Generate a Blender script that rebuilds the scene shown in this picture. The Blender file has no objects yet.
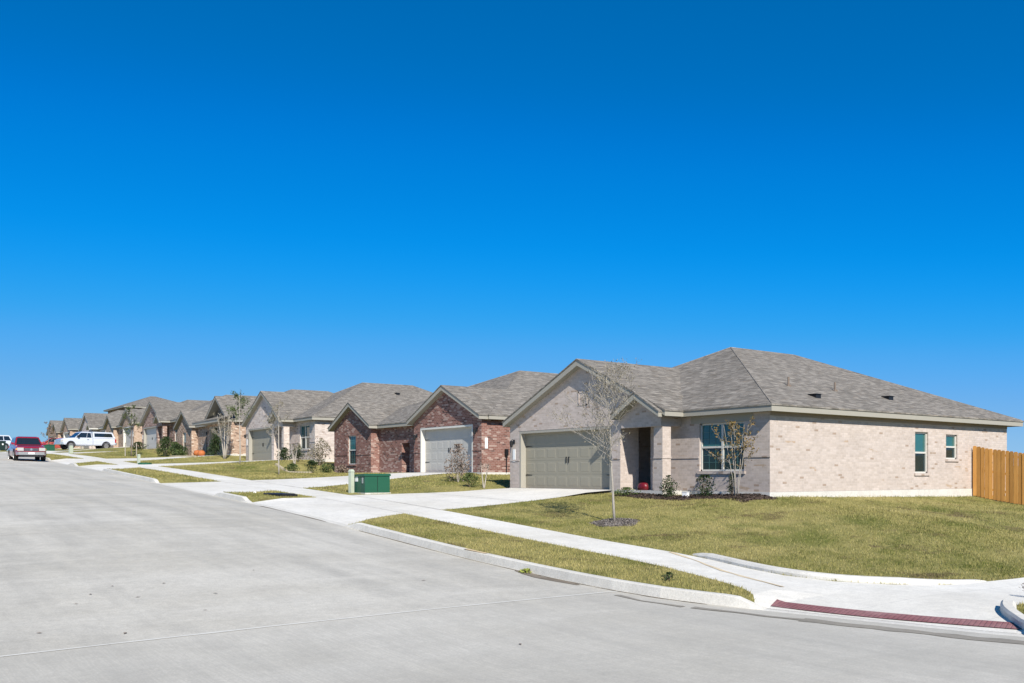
import bpy, math, random
import numpy as np
from mathutils import Vector, Matrix
from mathutils.geometry import delaunay_2d_cdt
R = math.radians
random.seed(7); RNG = np.random.default_rng(7)
SC = bpy.context.scene
COL = SC.collection

# ------------------------------------------------------------------ camera, sky, sun, exposure
# world frame: x = away from the street axis towards the houses, y = along the street, z = up, eye at z 0
THETA = math.atan(682/930)
cd = bpy.data.cameras.new('camera'); cam = bpy.data.objects.new('camera', cd); COL.objects.link(cam)
cam.location = (0, 0, 0); cam.rotation_euler = (R(90), 0, -THETA)
cd.sensor_width = 36; cd.lens = 930/1024*36; cd.shift_y = (474-341.5)/1024
cd.clip_start = .1; cd.clip_end = 5000
SC.camera = cam
SUN_EL = 38.0; SUN_PHI = 70.0            # light travels towards (+cos, +sin) of SUN_PHI
sx, sy = -math.cos(R(SUN_PHI)), -math.sin(R(SUN_PHI))
W = bpy.data.worlds.new('World'); SC.world = W; W.use_nodes = True
nt = W.node_tree; nt.nodes.clear()
wo = nt.nodes.new('ShaderNodeOutputWorld'); bg = nt.nodes.new('ShaderNodeBackground')
sk = nt.nodes.new('ShaderNodeTexSky'); sk.sky_type = 'NISHITA'; sk.sun_disc = False
sk.sun_elevation = R(SUN_EL); sk.sun_rotation = math.atan2(sx, sy)
sk.air_density = .5; sk.dust_density = 0.0; sk.ozone_density = 6.0; sk.altitude = 600
def vscale(src, k):
    n = nt.nodes.new('ShaderNodeVectorMath'); n.operation = 'SCALE'; n.inputs[3].default_value = k; nt.links.new(src, n.inputs[0]); return n.outputs[0]
cu = nt.nodes.new('ShaderNodeRGBCurve')          # the deep polarised blue of this sky, pale only near the horizon
for ch, pts in enumerate(([(0,.0),(.04,.0),(.075,.002),(.10,.022),(.136,.085),(.196,.165),(.324,.27),(1,.42)],
                          [(0,.06),(.084,.155),(.124,.232),(.204,.352),(.264,.400),(.36,.445),(.54,.53),(1,.55)],
                          [(0,.12),(.196,.50),(.284,.73),(.44,.88),(.54,.88),(.68,.84),(.84,.80),(1,.70)])):
    c = cu.mapping.curves[ch]
    while len(c.points) < len(pts): c.points.new(.5, .5)
    for p, (a, b) in zip(c.points, pts): p.location = (a, b); p.handle_type = 'AUTO_CLAMPED'
cu.mapping.update()
nt.links.new(vscale(sk.outputs[0], .15*1.338/2.5), cu.inputs['Color'])
nt.links.new(vscale(cu.outputs[0], 1/(1.338*.12)), bg.inputs[0]); nt.links.new(bg.outputs[0], wo.inputs[0])
bg.inputs[1].default_value = .12
sd = bpy.data.lights.new('sun', 'SUN'); sd.energy = 5.0; sd.angle = R(.5); sd.color = (1, .95, .865)
sun = bpy.data.objects.new('sun', sd); COL.objects.link(sun)
dv = Vector((sx*math.cos(R(SUN_EL)), sy*math.cos(R(SUN_EL)), math.sin(R(SUN_EL))))
sun.rotation_euler = dv.to_track_quat('Z', 'Y').to_euler(); sun.location = (0, -20, 40)
SC.view_settings.view_transform = 'Standard'; SC.view_settings.look = 'None'
SC.view_settings.exposure = .42; SC.view_settings.gamma = 1

# ------------------------------------------------------------------ helpers
def tag(o, label=None, cat=None, group=None, kind=None):
    if label: o['label'] = label
    if cat: o['category'] = cat
    if group: o['group'] = group
    if kind: o['kind'] = kind
    return o
def empty(name, loc=(0,0,0), rz=0, **k):
    o = bpy.data.objects.new(name, None); COL.objects.link(o)
    o.location = loc; o.rotation_euler = (0,0,rz); o.empty_display_size = .3
    return tag(o, **k)
def auto_uv(me):
    n = len(me.loops)
    if n == 0: return
    uv = me.uv_layers.new(name='UVMap')
    co = np.empty(len(me.vertices)*3); me.vertices.foreach_get('co', co); co = co.reshape(-1,3)
    vi = np.empty(n, dtype=np.int32); me.loops.foreach_get('vertex_index', vi)
    lt = np.empty(len(me.polygons), dtype=np.int32); me.polygons.foreach_get('loop_total', lt)
    nr = np.empty(len(me.polygons)*3); me.polygons.foreach_get('normal', nr); nr = nr.reshape(-1,3)
    nr = np.repeat(nr, lt, axis=0)
    t = np.stack([-nr[:,1], nr[:,0], np.zeros(n)], 1); l = np.linalg.norm(t, axis=1)
    flat = l < .05; t[flat] = (1,0,0); l[flat] = 1; t /= l[:,None]
    v = np.cross(nr, t); p = co[vi]
    out = np.stack([(p*t).sum(1), (p*v).sum(1)], 1)
    uv.data.foreach_set('uv', out.ravel())
class MB:
    def __init__(s, xf=None): s.v=[]; s.f=[]; s.m=[]; s.xf=xf; s.mi=0
    def add(s, pts, faces):
        b=len(s.v)
        for p in pts: s.v.append(tuple(s.xf(*p)) if s.xf else tuple(p))
        for f in faces: s.f.append(tuple(b+i for i in f)); s.m.append(s.mi)
        return s
    def poly(s, pts): return s.add(pts, [tuple(range(len(pts)))])
    def box(s, x0,x1,y0,y1,z0,z1):
        p=[(x0,y0,z0),(x1,y0,z0),(x1,y1,z0),(x0,y1,z0),(x0,y0,z1),(x1,y0,z1),(x1,y1,z1),(x0,y1,z1)]
        return s.add(p, [(0,3,2,1),(4,5,6,7),(0,1,5,4),(1,2,6,5),(2,3,7,6),(3,0,4,7)])
    def hexa(s, p): return s.add(p, [(0,3,2,1),(4,5,6,7),(0,1,5,4),(1,2,6,5),(2,3,7,6),(3,0,4,7)])
    def prism(s, poly, d, ax='y'):
        # poly of (a,b) in the plane across axis ax, d=(lo,hi)
        def mk(a,b,t): return {'y':(a,t,b),'x':(t,a,b),'z':(a,b,t)}[ax]
        n=len(poly); pts=[mk(a,b,d[0]) for a,b in poly]+[mk(a,b,d[1]) for a,b in poly]
        fs=[tuple(range(n-1,-1,-1)), tuple(range(n,2*n))]+[(i,(i+1)%n,n+(i+1)%n,n+i) for i in range(n)]
        return s.add(pts,fs)
    def tube(s, path, rad, n=6, cap=True):
        pts=[]; fs=[]; k=len(path)
        P=[Vector(p) for p in path]
        up=Vector((0.31,.17,.93)).normalized()
        for i in range(k):
            d=(P[min(i+1,k-1)]-P[max(i-1,0)])
            if d.length<1e-9: d=Vector((0,0,1))
            d.normalize(); a=d.cross(up)
            if a.length<.05: a=d.cross(Vector((1,0,0)))
            a.normalize(); b=d.cross(a); r=rad[i] if hasattr(rad,'__len__') else rad
            for j in range(n):
                an=2*math.pi*j/n; pts.append(tuple(P[i]+a*(r*math.cos(an))+b*(r*math.sin(an))))
        for i in range(k-1):
            for j in range(n):
                fs.append((i*n+j,i*n+(j+1)%n,(i+1)*n+(j+1)%n,(i+1)*n+j))
        if cap: fs.append(tuple(range(n-1,-1,-1))); fs.append(tuple((k-1)*n+j for j in range(n)))
        return s.add(pts,fs)
    def cyl(s, c, r, h, ax='z', n=20):
        c=Vector(c); d={'x':Vector((1,0,0)),'y':Vector((0,1,0)),'z':Vector((0,0,1))}[ax]
        return s.tube([c, c+d*h],[r,r],n)
    def build(s, name, mat, parent=None, smooth=False, **k):
        me=bpy.data.meshes.new(name); me.from_pydata(s.v,[],s.f); me.update()
        for mm in (mat if isinstance(mat,(list,tuple)) else [mat]): me.materials.append(mm)
        if isinstance(mat,(list,tuple)): me.polygons.foreach_set('material_index', s.m)
        auto_uv(me)
        if smooth: me.polygons.foreach_set('use_smooth',[True]*len(me.polygons))
        o=bpy.data.objects.new(name,me); COL.objects.link(o)
        if parent: o.parent=parent
        return tag(o, **k)

# ------------------------------------------------------------------ materials
class NT:
    def __init__(s,name,rough=.8,spec=.3):
        s.m=bpy.data.materials.new(name); s.m.use_nodes=True; s.t=s.m.node_tree; s.b=s.t.nodes['Principled BSDF']
        s.b.inputs['Roughness'].default_value=rough; s.b.inputs['Specular IOR Level'].default_value=spec
    def n(s,typ,**k):
        nd=s.t.nodes.new('ShaderNode'+typ)
        for a,b in k.items():
            if a in nd.bl_rna.properties: setattr(nd,a,b)
        return nd
    def l(s,a,b): s.t.links.new(a,b)
    def coord(s,kind='pos',scale=(1,1,1),rot=(0,0,0)):
        if kind=='pos': c=s.n('NewGeometry').outputs['Position']
        else: c=s.n('TexCoord').outputs['UV' if kind=='uv' else 'Object']
        mp=s.n('Mapping'); mp.inputs['Scale'].default_value=scale; mp.inputs['Rotation'].default_value=rot
        s.l(c,mp.inputs[0]); return mp.outputs[0]
    def noise(s,c,scale,detail=4,rough=.55):
        nd=s.n('TexNoise'); nd.inputs['Scale'].default_value=scale; nd.inputs['Detail'].default_value=detail
        nd.inputs['Roughness'].default_value=rough; s.l(c,nd.inputs['Vector']); return nd.outputs['Fac']
    def ramp(s,f,stops,interp='LINEAR'):
        r=s.n('ValToRGB'); r.color_ramp.interpolation=interp; e=r.color_ramp.elements
        while len(e)<len(stops): e.new(.5)
        for i,(p,c) in enumerate(stops):
            e[i].position=p; e[i].color=(c,c,c,1) if not hasattr(c,'__len__') else (*c,1)
        s.l(f,r.inputs[0]); return r.outputs[0]
    def mix(s,f,a,b,mode='MIX'):
        m=s.n('Mix'); m.data_type='RGBA'; m.blend_type=mode
        for v,i in ((f,0),(a,6),(b,7)):
            if hasattr(v,'is_linked') or isinstance(v,bpy.types.NodeSocket): s.l(v,m.inputs[i])
            elif hasattr(v,'__len__'): m.inputs[i].default_value=(*v,1)
            else: m.inputs[i].default_value=v if i==0 else (v,v,v,1)
        return m.outputs[2]
    def bump(s,h,strength=.3,dist=.01):
        b=s.n('Bump'); b.inputs['Strength'].default_value=strength; b.inputs['Distance'].default_value=dist
        s.l(h,b.inputs['Height']); s.l(b.outputs[0],s.b.inputs['Normal'])
    def col(s,c):
        if isinstance(c,bpy.types.NodeSocket): s.l(c,s.b.inputs['Base Color'])
        else: s.b.inputs['Base Color'].default_value=(*c,1)
        return s.m
    def math(s,op,a,b=0):
        m=s.n('Math'); m.operation=op
        for v,i in ((a,0),(b,1)):
            if isinstance(v,bpy.types.NodeSocket): s.l(v,m.inputs[i])
            else: m.inputs[i].default_value=v
        return m.outputs[0]
def plain(name,c,rough=.6,spec=.4,metal=0,var=.12,scale=6,coat=0):
    t=NT(name,rough,spec); t.b.inputs['Metallic'].default_value=metal
    if coat: t.b.inputs['Coat Weight'].default_value=coat; t.b.inputs['Coat Roughness'].default_value=.05
    f=t.noise(t.coord('obj'),scale,4)
    return t.col(t.mix(f,[v*(1-var) for v in c],[min(1,v*(1+var)) for v in c]))
def concrete(name,c,tint=(1,.985,.95),stain=.5,along=True,groove=0,joint=0,cracks=False):
    t=NT(name,.85,.25); p=t.coord('pos')
    big=t.noise(p,.22,5,.6); mid=t.noise(p,1.7,5,.6); fine=t.noise(p,45,3,.7)
    st=t.noise(t.coord('pos',(1.3,.09,1),(0,0,R(4))),1.0,5,.6)
    st2=t.noise(t.coord('pos',(.12,.9,1),(0,0,R(14))),1.0,4,.6)
    base=t.mix(t.ramp(big,[(.35,0),(.68,1)]),[v*.90*u for v,u in zip(c,tint)],[v*1.06 for v in c])
    base=t.mix(t.math('MULTIPLY',t.ramp(st,[(.42,0),(.75,1)]),stain),base,[v*.74 for v in c])
    base=t.mix(t.math('MULTIPLY',t.ramp(st2,[(.50,0),(.8,1)]),stain*.7),base,[v*1.18 for v in c])
    base=t.mix(.55,base,t.ramp(mid,[(.3,.86),(.7,1.1)]),'MULTIPLY')
    base=t.mix(.6,base,t.ramp(fine,[(.3,.74),(.7,1.2)]),'MULTIPLY'); base=t.mix(.5,base,t.ramp(t.noise(p,9,4,.65),[(.3,.84),(.7,1.12)]),'MULTIPLY')
    spk=t.noise(p,19,2,.5); base=t.mix(t.ramp(spk,[(.70,0),(.76,.35)]),base,[v*.55 for v in c])
    if cracks:
        v=t.n('TexVoronoi'); v.feature='DISTANCE_TO_EDGE'; v.inputs['Scale'].default_value=.13
        wv=t.mix(.12,p,t.n('TexNoise').outputs['Color'],'ADD'); t.l(wv,v.inputs['Vector'])
        msk=t.ramp(t.noise(p,.3,2),[(.5,0),(.6,1)])
        base=t.mix(t.math('MULTIPLY',t.math('MULTIPLY',t.ramp(v.outputs['Distance'],[(0,1),(.0016,0)]),.5),msk),base,[v*.45 for v in c])
    if groove:
        w=t.n('TexWave'); w.bands_direction='X'; w.inputs['Scale'].default_value=5.1; w.inputs['Distortion'].default_value=14; w.inputs['Detail'].default_value=4; w.inputs['Detail Scale'].default_value=2.5
        t.l(t.coord('pos',(1,.06,1),(0,0,R(-9))),w.inputs['Vector'])
        sep=t.n('SeparateXYZ'); t.l(p,sep.inputs[0])
        near=t.ramp(t.math('MULTIPLY',sep.outputs['Y'],.05),[(.52,1),(.534,0)])
        base=t.mix(t.math('MULTIPLY',t.math('MULTIPLY',w.outputs['Fac'],near),groove),base,[v*.70 for v in c])
        base=t.mix(t.math('MULTIPLY',near,.22),base,[v*.82 for v in c])
    if joint:
        sep=t.n('SeparateXYZ'); t.l(p,sep.inputs[0])
        fr=t.math('FRACT',t.math('MULTIPLY',sep.outputs['Y'],1/joint))
        base=t.mix(t.ramp(fr,[(0,.55),(.016,0)],'LINEAR'),base,[v*.5 for v in c])
    t.bump(fine,.25,.004)
    return t.col(base)
def brick(name,ca,cb,mortar,dark,dfrac=.93,light=None,lfrac=1.1,patch=None):
    t=NT(name,.9,.2); uv=t.coord('uv')
    def bt(sc2=(0,0)):
        b=t.n('TexBrick'); b.offset=.5; b.inputs['Scale'].default_value=1; b.inputs['Brick Width'].default_value=.205
        b.inputs['Row Height'].default_value=.0765; b.inputs['Mortar Size'].default_value=.0058; b.inputs['Mortar Smooth'].default_value=.3
        t.l(uv,b.inputs['Vector']); return b
    b=bt(); b.inputs['Color1'].default_value=(0,0,0,1); b.inputs['Color2'].default_value=(1,1,1,1); b.inputs['Mortar'].default_value=(.5,.5,.5,1)
    rnd=b.outputs['Color']
    c=t.mix(t.ramp(rnd,[(.1,0),(.9,1)]),ca,cb)
    c=t.mix(t.ramp(rnd,[(dfrac-.01,0),(dfrac,1)],'CONSTANT'),c,dark)
    if light: c=t.mix(t.ramp(rnd,[(0,1),(lfrac,0)],'CONSTANT'),c,light)
    n1=t.noise(uv,.9,4,.6); n2=t.noise(uv,9,3,.7)
    if patch: 
        pm=t.ramp(t.noise(t.coord('uv',(.6,1.6,1)),1.3,2,.5),[(.66,0),(.67,1)])
        pm=t.math('MULTIPLY',pm,t.ramp(rnd,[(0,1),(.55,0)],'CONSTANT')); c=t.mix(pm,c,patch)
    c=t.mix(.6,c,t.ramp(n1,[(.3,.84),(.7,1.12)]),'MULTIPLY')
    c=t.mix(.5,c,t.ramp(n2,[(.3,.8),(.7,1.15)]),'MULTIPLY')
    c=t.mix(t.math('MULTIPLY',b.outputs['Fac'],.9),c,mortar)
    t.bump(t.math('SUBTRACT',1,b.outputs['Fac']),.5,.008)
    return t.col(c)
def shingle(name,c):
    t=NT(name,.95,.15); uv=t.coord('uv')
    b=t.n('TexBrick'); b.offset=.37; b.offset_frequency=3; b.inputs['Scale'].default_value=1; b.inputs['Brick Width'].default_value=.34
    b.inputs['Row Height'].default_value=.145; b.inputs['Mortar Size'].default_value=.006; b.inputs['Mortar Smooth'].default_value=.2
    b.inputs['Color1'].default_value=(0,0,0,1); b.inputs['Color2'].default_value=(1,1,1,1); b.inputs['Mortar'].default_value=(.1,.1,.1,1)
    t.l(uv,b.inputs['Vector'])
    w=t.noise(t.coord('uv',(.62,3.4,1)),2.9,4,.65); w2=t.noise(t.coord('uv',(1.4,6.9,1)),1.9,2,.5)
    big=t.noise(uv,.35,3,.5); fine=t.noise(uv,60,2,.7)
    col=t.mix(t.ramp(b.outputs['Color'],[(.05,0),(.95,1)]),[v*.80 for v in c],[v*1.20 for v in c])
    col=t.mix(.75,col,t.ramp(w,[(.33,.78),(.5,1.0),(.68,1.22)]),'MULTIPLY')
    col=t.mix(.85,col,t.ramp(w2,[(.36,.66),(.62,1.24)]),'MULTIPLY')
    col=t.mix(t.ramp(t.noise(t.coord('uv',(.7,3.2,1)),3.1,2,.5),[(.60,0),(.66,.35)]),col,(c[0]*1.15,c[1]*.95,c[2]*.75))
    col=t.mix(.5,col,t.ramp(big,[(.3,.9),(.7,1.1)]),'MULTIPLY')
    col=t.mix(.5,col,t.ramp(fine,[(.3,.75),(.7,1.2)]),'MULTIPLY')
    col=t.mix(t.math('MULTIPLY',b.outputs['Fac'],.75),col,[v*.3 for v in c])  # dark course lines paint the shade under each shingle row
    t.bump(t.math('SUBTRACT',1,b.outputs['Fac']),.6,.01)
    return t.col(col)
def grassmat(name,blade=False):
    t=NT(name,.9,.15); p=t.coord('pos')
    a=t.noise(p,.33,4,.6); b=t.noise(p,1.3,5,.65); c=t.noise(p,7,4,.7); f=t.noise(p,38,3,.75)
    k=1.0
    green=(.095,.112,.018); straw=(.345,.295,.115); mid=(.215,.205,.062); dirt=(.135,.095,.05)
    col=t.mix(t.ramp(b,[(.36,0),(.60,1)]),green,mid)
    col=t.mix(t.ramp(a,[(.40,0),(.66,.85)]),col,straw)
    col=t.mix(t.ramp(c,[(.42,0),(.72,.75)]),col,straw)
    col=t.mix(t.ramp(t.noise(p,.62,4,.7),[(.56,0),(.66,.85)]),col,dirt if not blade else (.13,.12,.04))
    col=t.mix(t.ramp(t.noise(p,.42,3,.6),[(.57,0),(.68,.55)]),col,(.10,.125,.022))
    if blade:
        g=t.n('NewGeometry').outputs['Random Per Island']
        col=t.mix(.8,col,t.ramp(g,[(0,.65),(.5,1.05),(1,1.6)]),'MULTIPLY')
        col=t.mix(t.ramp(g,[(.72,0),(.78,.6)]),col,(.38,.31,.14))
        t.b.inputs['Subsurface Weight'].default_value=0
    else:
        col=t.mix(.8,col,t.ramp(f,[(.3,.6),(.7,1.3)]),'MULTIPLY'); t.bump(f,.8,.03)
    return t.col(col)
M={}
M['road']=concrete('road_concrete',(.50,.472,.413),stain=.95,groove=.30)
M['walk']=concrete('sidewalk_concrete',(.69,.662,.60),stain=.22,joint=1.52)
M['drive']=concrete('driveway_concrete',(.69,.662,.605),stain=.22)
M['kerb']=concrete('kerb_concrete',(.63,.603,.545),stain=.5)
M['slab']=concrete('slab_concrete',(.62,.60,.56),stain=.2)
M['grout']=plain('joint_sealant',(.60,.58,.525),.8,.2)
M['dirt']=plain('gutter_dirt',(.19,.16,.125),.95,.1,var=.5,scale=4)
M['darkjoint']=plain('dark_joint',(.22,.20,.17),.9,.1)
M['lawn']=grassmat('lawn'); M['blade']=grassmat('grass_blade',True)
M['earth']=plain('earth',(.20,.19,.08),.95,.1,var=.3,scale=.05)
M['mulch']=plain('mulch',(.085,.062,.05),.95,.1,var=.6,scale=25)
M['mulchg']=plain('mulch_grey',(.21,.185,.165),.95,.1,var=.6,scale=25)
M['stone']=plain('edging_stone',(.33,.285,.20),.9,.1,var=.3,scale=5)
M['shingle']=shingle('shingles_grey',(.205,.186,.162))
M['shingle2']=shingle('shingles_brown',(.195,.178,.155))
M['trim']=plain('trim_greige',(.335,.315,.265),.6,.3,var=.05)
M['trimw']=plain('trim_white',(.60,.585,.53),.6,.3,var=.05)
M['soffit']=plain('soffit',(.30,.285,.24),.7,.2,var=.05)
M['edge']=plain('drip_edge',(.03,.028,.026),.6,.3)
M['door']=plain('garage_door_greige',(.285,.262,.20),.5,.35,var=.04,scale=2)
M['doorw']=plain('garage_door_pale',(.43,.415,.375),.5,.35,var=.04,scale=2)
M['doord']=plain('garage_door_taupe',(.24,.215,.185),.5,.35,var=.04,scale=2)
M['fdoor']=plain('front_door_brown',(.05,.032,.025),.4,.4)
M['black']=plain('black_metal',(.012,.012,.013),.45,.4)
M['vinyl']=plain('window_vinyl',(.55,.54,.49),.45,.4,var=.03)
M['glassu']=plain('glass_upper',(.028,.115,.11),.08,.6,var=.35,scale=1.5)  # teal base paints in the sky mirrored by the upper sash
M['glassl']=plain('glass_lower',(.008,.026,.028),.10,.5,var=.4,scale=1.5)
M['muntin']=plain('muntin_teal',(.05,.13,.125),.4,.4)
M['white']=plain('white_paint',(.78,.78,.76),.5,.4,var=.03)
M['b1']=brick('brick_blush',(.455,.385,.337),(.53,.455,.407),(.50,.44,.39),(.35,.27,.215),.975,patch=(.42,.32,.24))
M['b2']=brick('brick_red',(.175,.078,.060),(.27,.14,.112),(.38,.30,.26),(.12,.065,.055),.90,light=(.37,.26,.22),lfrac=.22)
M['b3']=brick('brick_pale_rose',(.50,.415,.365),(.64,.56,.50),(.58,.53,.48),(.34,.26,.21),.95)
M['b4']=brick('brick_tan',(.34,.215,.15),(.48,.345,.255),(.50,.42,.34),(.15,.09,.06),.90,light=(.62,.52,.42),lfrac=.1)
M['b5']=brick('brick_mauve',(.22,.13,.105),(.36,.245,.20),(.42,.36,.31),(.10,.06,.05),.90,light=(.5,.42,.37),lfrac=.1)
M['b6']=brick('brick_peach',(.37,.255,.18),(.50,.37,.275),(.50,.42,.34),(.22,.14,.09),.93)
M['fence']=None
t=NT('cedar_picket',.85,.2); p=t.coord('obj',(9,9,.8)); g=t.n('NewGeometry').outputs['Random Per Island']
oi=t.n('ObjectInfo').outputs['Random']; c=t.mix(t.noise(p,2.2,5,.65),(.42,.185,.04),(.72,.39,.12)); c=t.mix(.9,c,t.ramp(oi,[(0,.70),(1,1.22)]),'MULTIPLY')
c=t.mix(t.ramp(t.noise(t.coord('obj',(3,3,1.2)),3,2),[(.68,0),(.72,.5)]),c,(.20,.08,.02)); M['fence']=t.col(c)
M['green']=plain('transformer_green',(.012,.082,.045),.45,.4,var=.12,scale=1.5)
M['paleg']=plain('pedestal_pale_green',(.42,.46,.36),.6,.3)
M['bark']=plain('bark_pale',(.40,.36,.31),.9,.1,var=.35,scale=20)
M['barkt']=plain('bark_grey',(.33,.30,.26),.9,.1,var=.35,scale=20)
M['barkd']=plain('bark_brown',(.20,.16,.13),.9,.1,var=.35,scale=20)
def leafm(name,a,b):
    t=NT(name,.7,.2); g=t.n('NewGeometry').outputs['Random Per Island']
    m=t.mix(g,a,b); return t.col(m)
M['leafgrey']=leafm('leaf_grey',(.11,.10,.055),(.33,.29,.215))
M['leafyel']=leafm('leaf_autumn',(.06,.055,.015),(.30,.19,.07))
M['leafgreen']=leafm('leaf_green',(.03,.055,.015),(.12,.15,.05))
M['leafever']=leafm('leaf_evergreen',(.012,.028,.010),(.055,.08,.028))
M['leafpink']=leafm('leaf_dusty_pink',(.10,.07,.05),(.34,.26,.21))
M['pumpkin']=plain('pumpkin_orange',(.42,.13,.04),.6,.3)
M['redcar']=plain('red_car_paint',(.24,.008,.014),.25,.5,var=.03,coat=1)
M['rustcar']=plain('brick_red_car_paint',(.34,.055,.035),.3,.5,var=.03,coat=.7)
M['whitecar']=plain('white_car_paint',(.52,.55,.61),.25,.5,var=.02,coat=1)
M['carglass']=plain('car_glass',(.012,.018,.022),.05,.9,var=.2)
M['tyre']=plain('tyre_rubber',(.02,.02,.02),.85,.2)
M['rim']=plain('rim_alloy',(.30,.30,.30),.3,.5,metal=.6)
M['chrome']=plain('chrome_bar',(.60,.61,.62),.2,.5,metal=.8)
M['lamp']=plain('headlamp_lens',(.42,.41,.38),.1,.7)
M['amber']=plain('amber_lens',(.8,.35,.06),.2,.6)
M['taill']=plain('tail_lamp_red',(.35,.01,.01),.2,.6)
M['redbag']=plain('red_plastic',(.15,.008,.014),.4,.4)
M['tactile']=None
t=NT('tactile_brick_red',.8,.2); p=t.coord('pos',(1,1,1),(0,0,R(-20)))
b=t.n('TexBrick'); b.offset=0; b.inputs['Scale'].default_value=1; b.inputs['Brick Width'].default_value=.06; b.inputs['Row Height'].default_value=.06
b.inputs['Mortar Size'].default_value=.012; b.inputs['Mortar Smooth'].default_value=1; t.l(p,b.inputs['Vector'])
c=t.mix(b.outputs['Fac'],(.27,.115,.115),(.17,.07,.075)); c=t.mix(t.ramp(t.noise(p,1.2,4,.6),[(.4,0),(.7,.55)]),c,(.36,.22,.21)); c=t.mix(.6,c,t.ramp(t.noise(p,14,3,.7),[(.3,.6),(.7,1.3)]),'MULTIPLY')
t.bump(t.math('SUBTRACT',1,b.outputs['Fac']),.6,.008); M['tactile']=t.col(c)

# ------------------------------------------------------------------ terrain
GY=np.array([-400,-60,6,10,12,14,16,18,21,24,28.4,32,36,40,46,52,58,62,71,80,91,105,126,150,170,200,300,900])
GZ=np.array([-3,-2.1,-1.93,-1.9,-1.81,-1.71,-1.6,-1.48,-1.29,-1.1,-.9,-.75,-.58,-.4,-.12,.15,.38,.52,.93,1.33,1.73,2.2,2.72,3.05,3.12,2.9,1.0,-6])
_ys=np.arange(-60,320,.5); _z=np.interp(_ys,GY,GZ); _z2=np.convolve(np.pad(_z,6,mode='edge'),np.ones(13)/13,'valid')
def G(y):
    y=np.asarray(y,float); return np.where((y>-60)&(y<319),np.interp(y,_ys,_z2),np.interp(y,GY,GZ))
def off(y): return .04*np.maximum(0,np.asarray(y,float)-15)
def G2(x,y):
    x=np.asarray(x,float); y=np.asarray(y,float)
    return G(y)-.03*np.clip(x-13,0,60)*np.clip((14-y)/5,0,1)
PATH=[(10+float(off(y)),y) for y in np.arange(220,12,-1.0)]
PATH+=[(10.0,12),(10.02,11),(10.1,10),(10.28,9.2),(10.5,8.4),(10.78,7.5),(11.02,6.6),(11.25,5.7),(11.65,4.7),(12.3,3.7),(13.2,2.8),(14.4,2.1),(15.8,1.7),(17.5,1.5)]
PATH+=[(x,1.5) for x in np.arange(19,75,2.0)]
PATH=np.array([p for p in PATH]); PATH=np.concatenate([np.stack([np.linspace(a[0],b[0],max(2,int(np.hypot(*(np.array(b)-np.array(a)))/.2)+1))[:-1],np.linspace(a[1],b[1],max(2,int(np.hypot(*(np.array(b)-np.array(a)))/.2)+1))[:-1]],1) if a[1]<12.5 and a[0]<18 else np.array([a]) for a,b in zip(PATH[:-1],PATH[1:])]+[PATH[-1:]]); SEGL=np.linalg.norm(np.diff(PATH,axis=0),axis=1); ARC=np.concatenate([[0],np.cumsum(SEGL)])
def dist(x,y):
    x=np.atleast_1d(np.asarray(x,float)); y=np.atleast_1d(np.asarray(y,float))
    D=np.empty(len(x)); S=np.empty(len(x)); A=PATH[:-1]; B=PATH[1:]; AB=B-A; L2=(AB**2).sum(1)
    for i in range(0,len(x),20000):
        P=np.stack([x[i:i+20000],y[i:i+20000]],1)[:,None,:]
        t=np.clip(((P-A)*AB).sum(2)/L2,0,1); C=A+t[...,None]*AB; dd=np.linalg.norm(P-C,axis=2)
        j=dd.argmin(1); r=np.arange(len(j)); v=P[r,0]-A[j]; cr=AB[j,0]*v[:,1]-AB[j,1]*v[:,0]
        D[i:i+20000]=dd[r,j]*np.where(cr>=0,1,-1); S[i:i+20000]=ARC[j]+t[r,j]*SEGL[j]
    return D,S
# driveways: y ranges at kerb, at d 2.6, at d 4.1, at the garage (x of garage)
DRV=[((21.0,28.4),(22.7,29.0),(23.2,29.7),(23.4,29.2),21.4),
     ((32.1,40.2),(33.1,39.7),(34.1,40.3),(34.7,39.7),23.4),
     ((52.2,60.3),(55.3,60.9),(57.3,61.7),(57.3,62.2),23.3),
     ((62.6,70.9),(67.8,73.0),(67.0,73.0),(67.3,72.5),24.0),
     ((88.0,96.5),(89.2,96.0),(89.6,95.7),(90.1,95.4),24.7),
     ((99.0,107.),(100.2,106.3),(100.4,106.),(101,106.2),25.8),
     ((122.5,131),(123.6,130.2),(123.9,130),(124.2,129.6),26.1),
     ((132.,139.5),(133,139),(133.3,138.8),(133.6,138.6),26.0),
     ((154.,162.5),(155.5,162),(155.8,161.8),(156,161.5),27.8)]
_ka=[];_kk=[]
def arc_at_y(y): return float(np.interp(-y,-PATH[:220,1],ARC[:220]))
ev=[]
for k in DRV: ev.append((arc_at_y(k[0][1])-.1,arc_at_y(k[0][0])+.1))
ev.append((float(ARC[np.argmin(abs(PATH[:,1]-8.4)+abs(PATH[:,0]-10.5))]),float(ARC[np.argmin(abs(PATH[:,1]-5.2)+abs(PATH[:,0]-11.4))])))
def KH(s):
    s=np.asarray(s,float); k=np.ones_like(s)
    for a,b in ev:
        k=np.minimum(k,np.clip(np.maximum(a-s,s-b)/.45,0,1))
    return .15*k
HOUSES=[dict(p='A',x=21.4,y=29.31,z=-.53),dict(p='B',x=23.4,y=49.2,z=.08),dict(p='A',x=23.4,y=63.3,z=.92),
        dict(p='B',x=24.2,y=81.9,z=1.45),dict(p='A',x=24.9,y=95.8,z=2.35),dict(p='B',x=26.0,y=115.8,z=2.85),
        dict(p='A',x=26.2,y=130.3,z=3.1),dict(p='B',x=26.1,y=148.2,z=3.45),dict(p='A',x=27.8,y=162.,z=3.7)]
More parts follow.
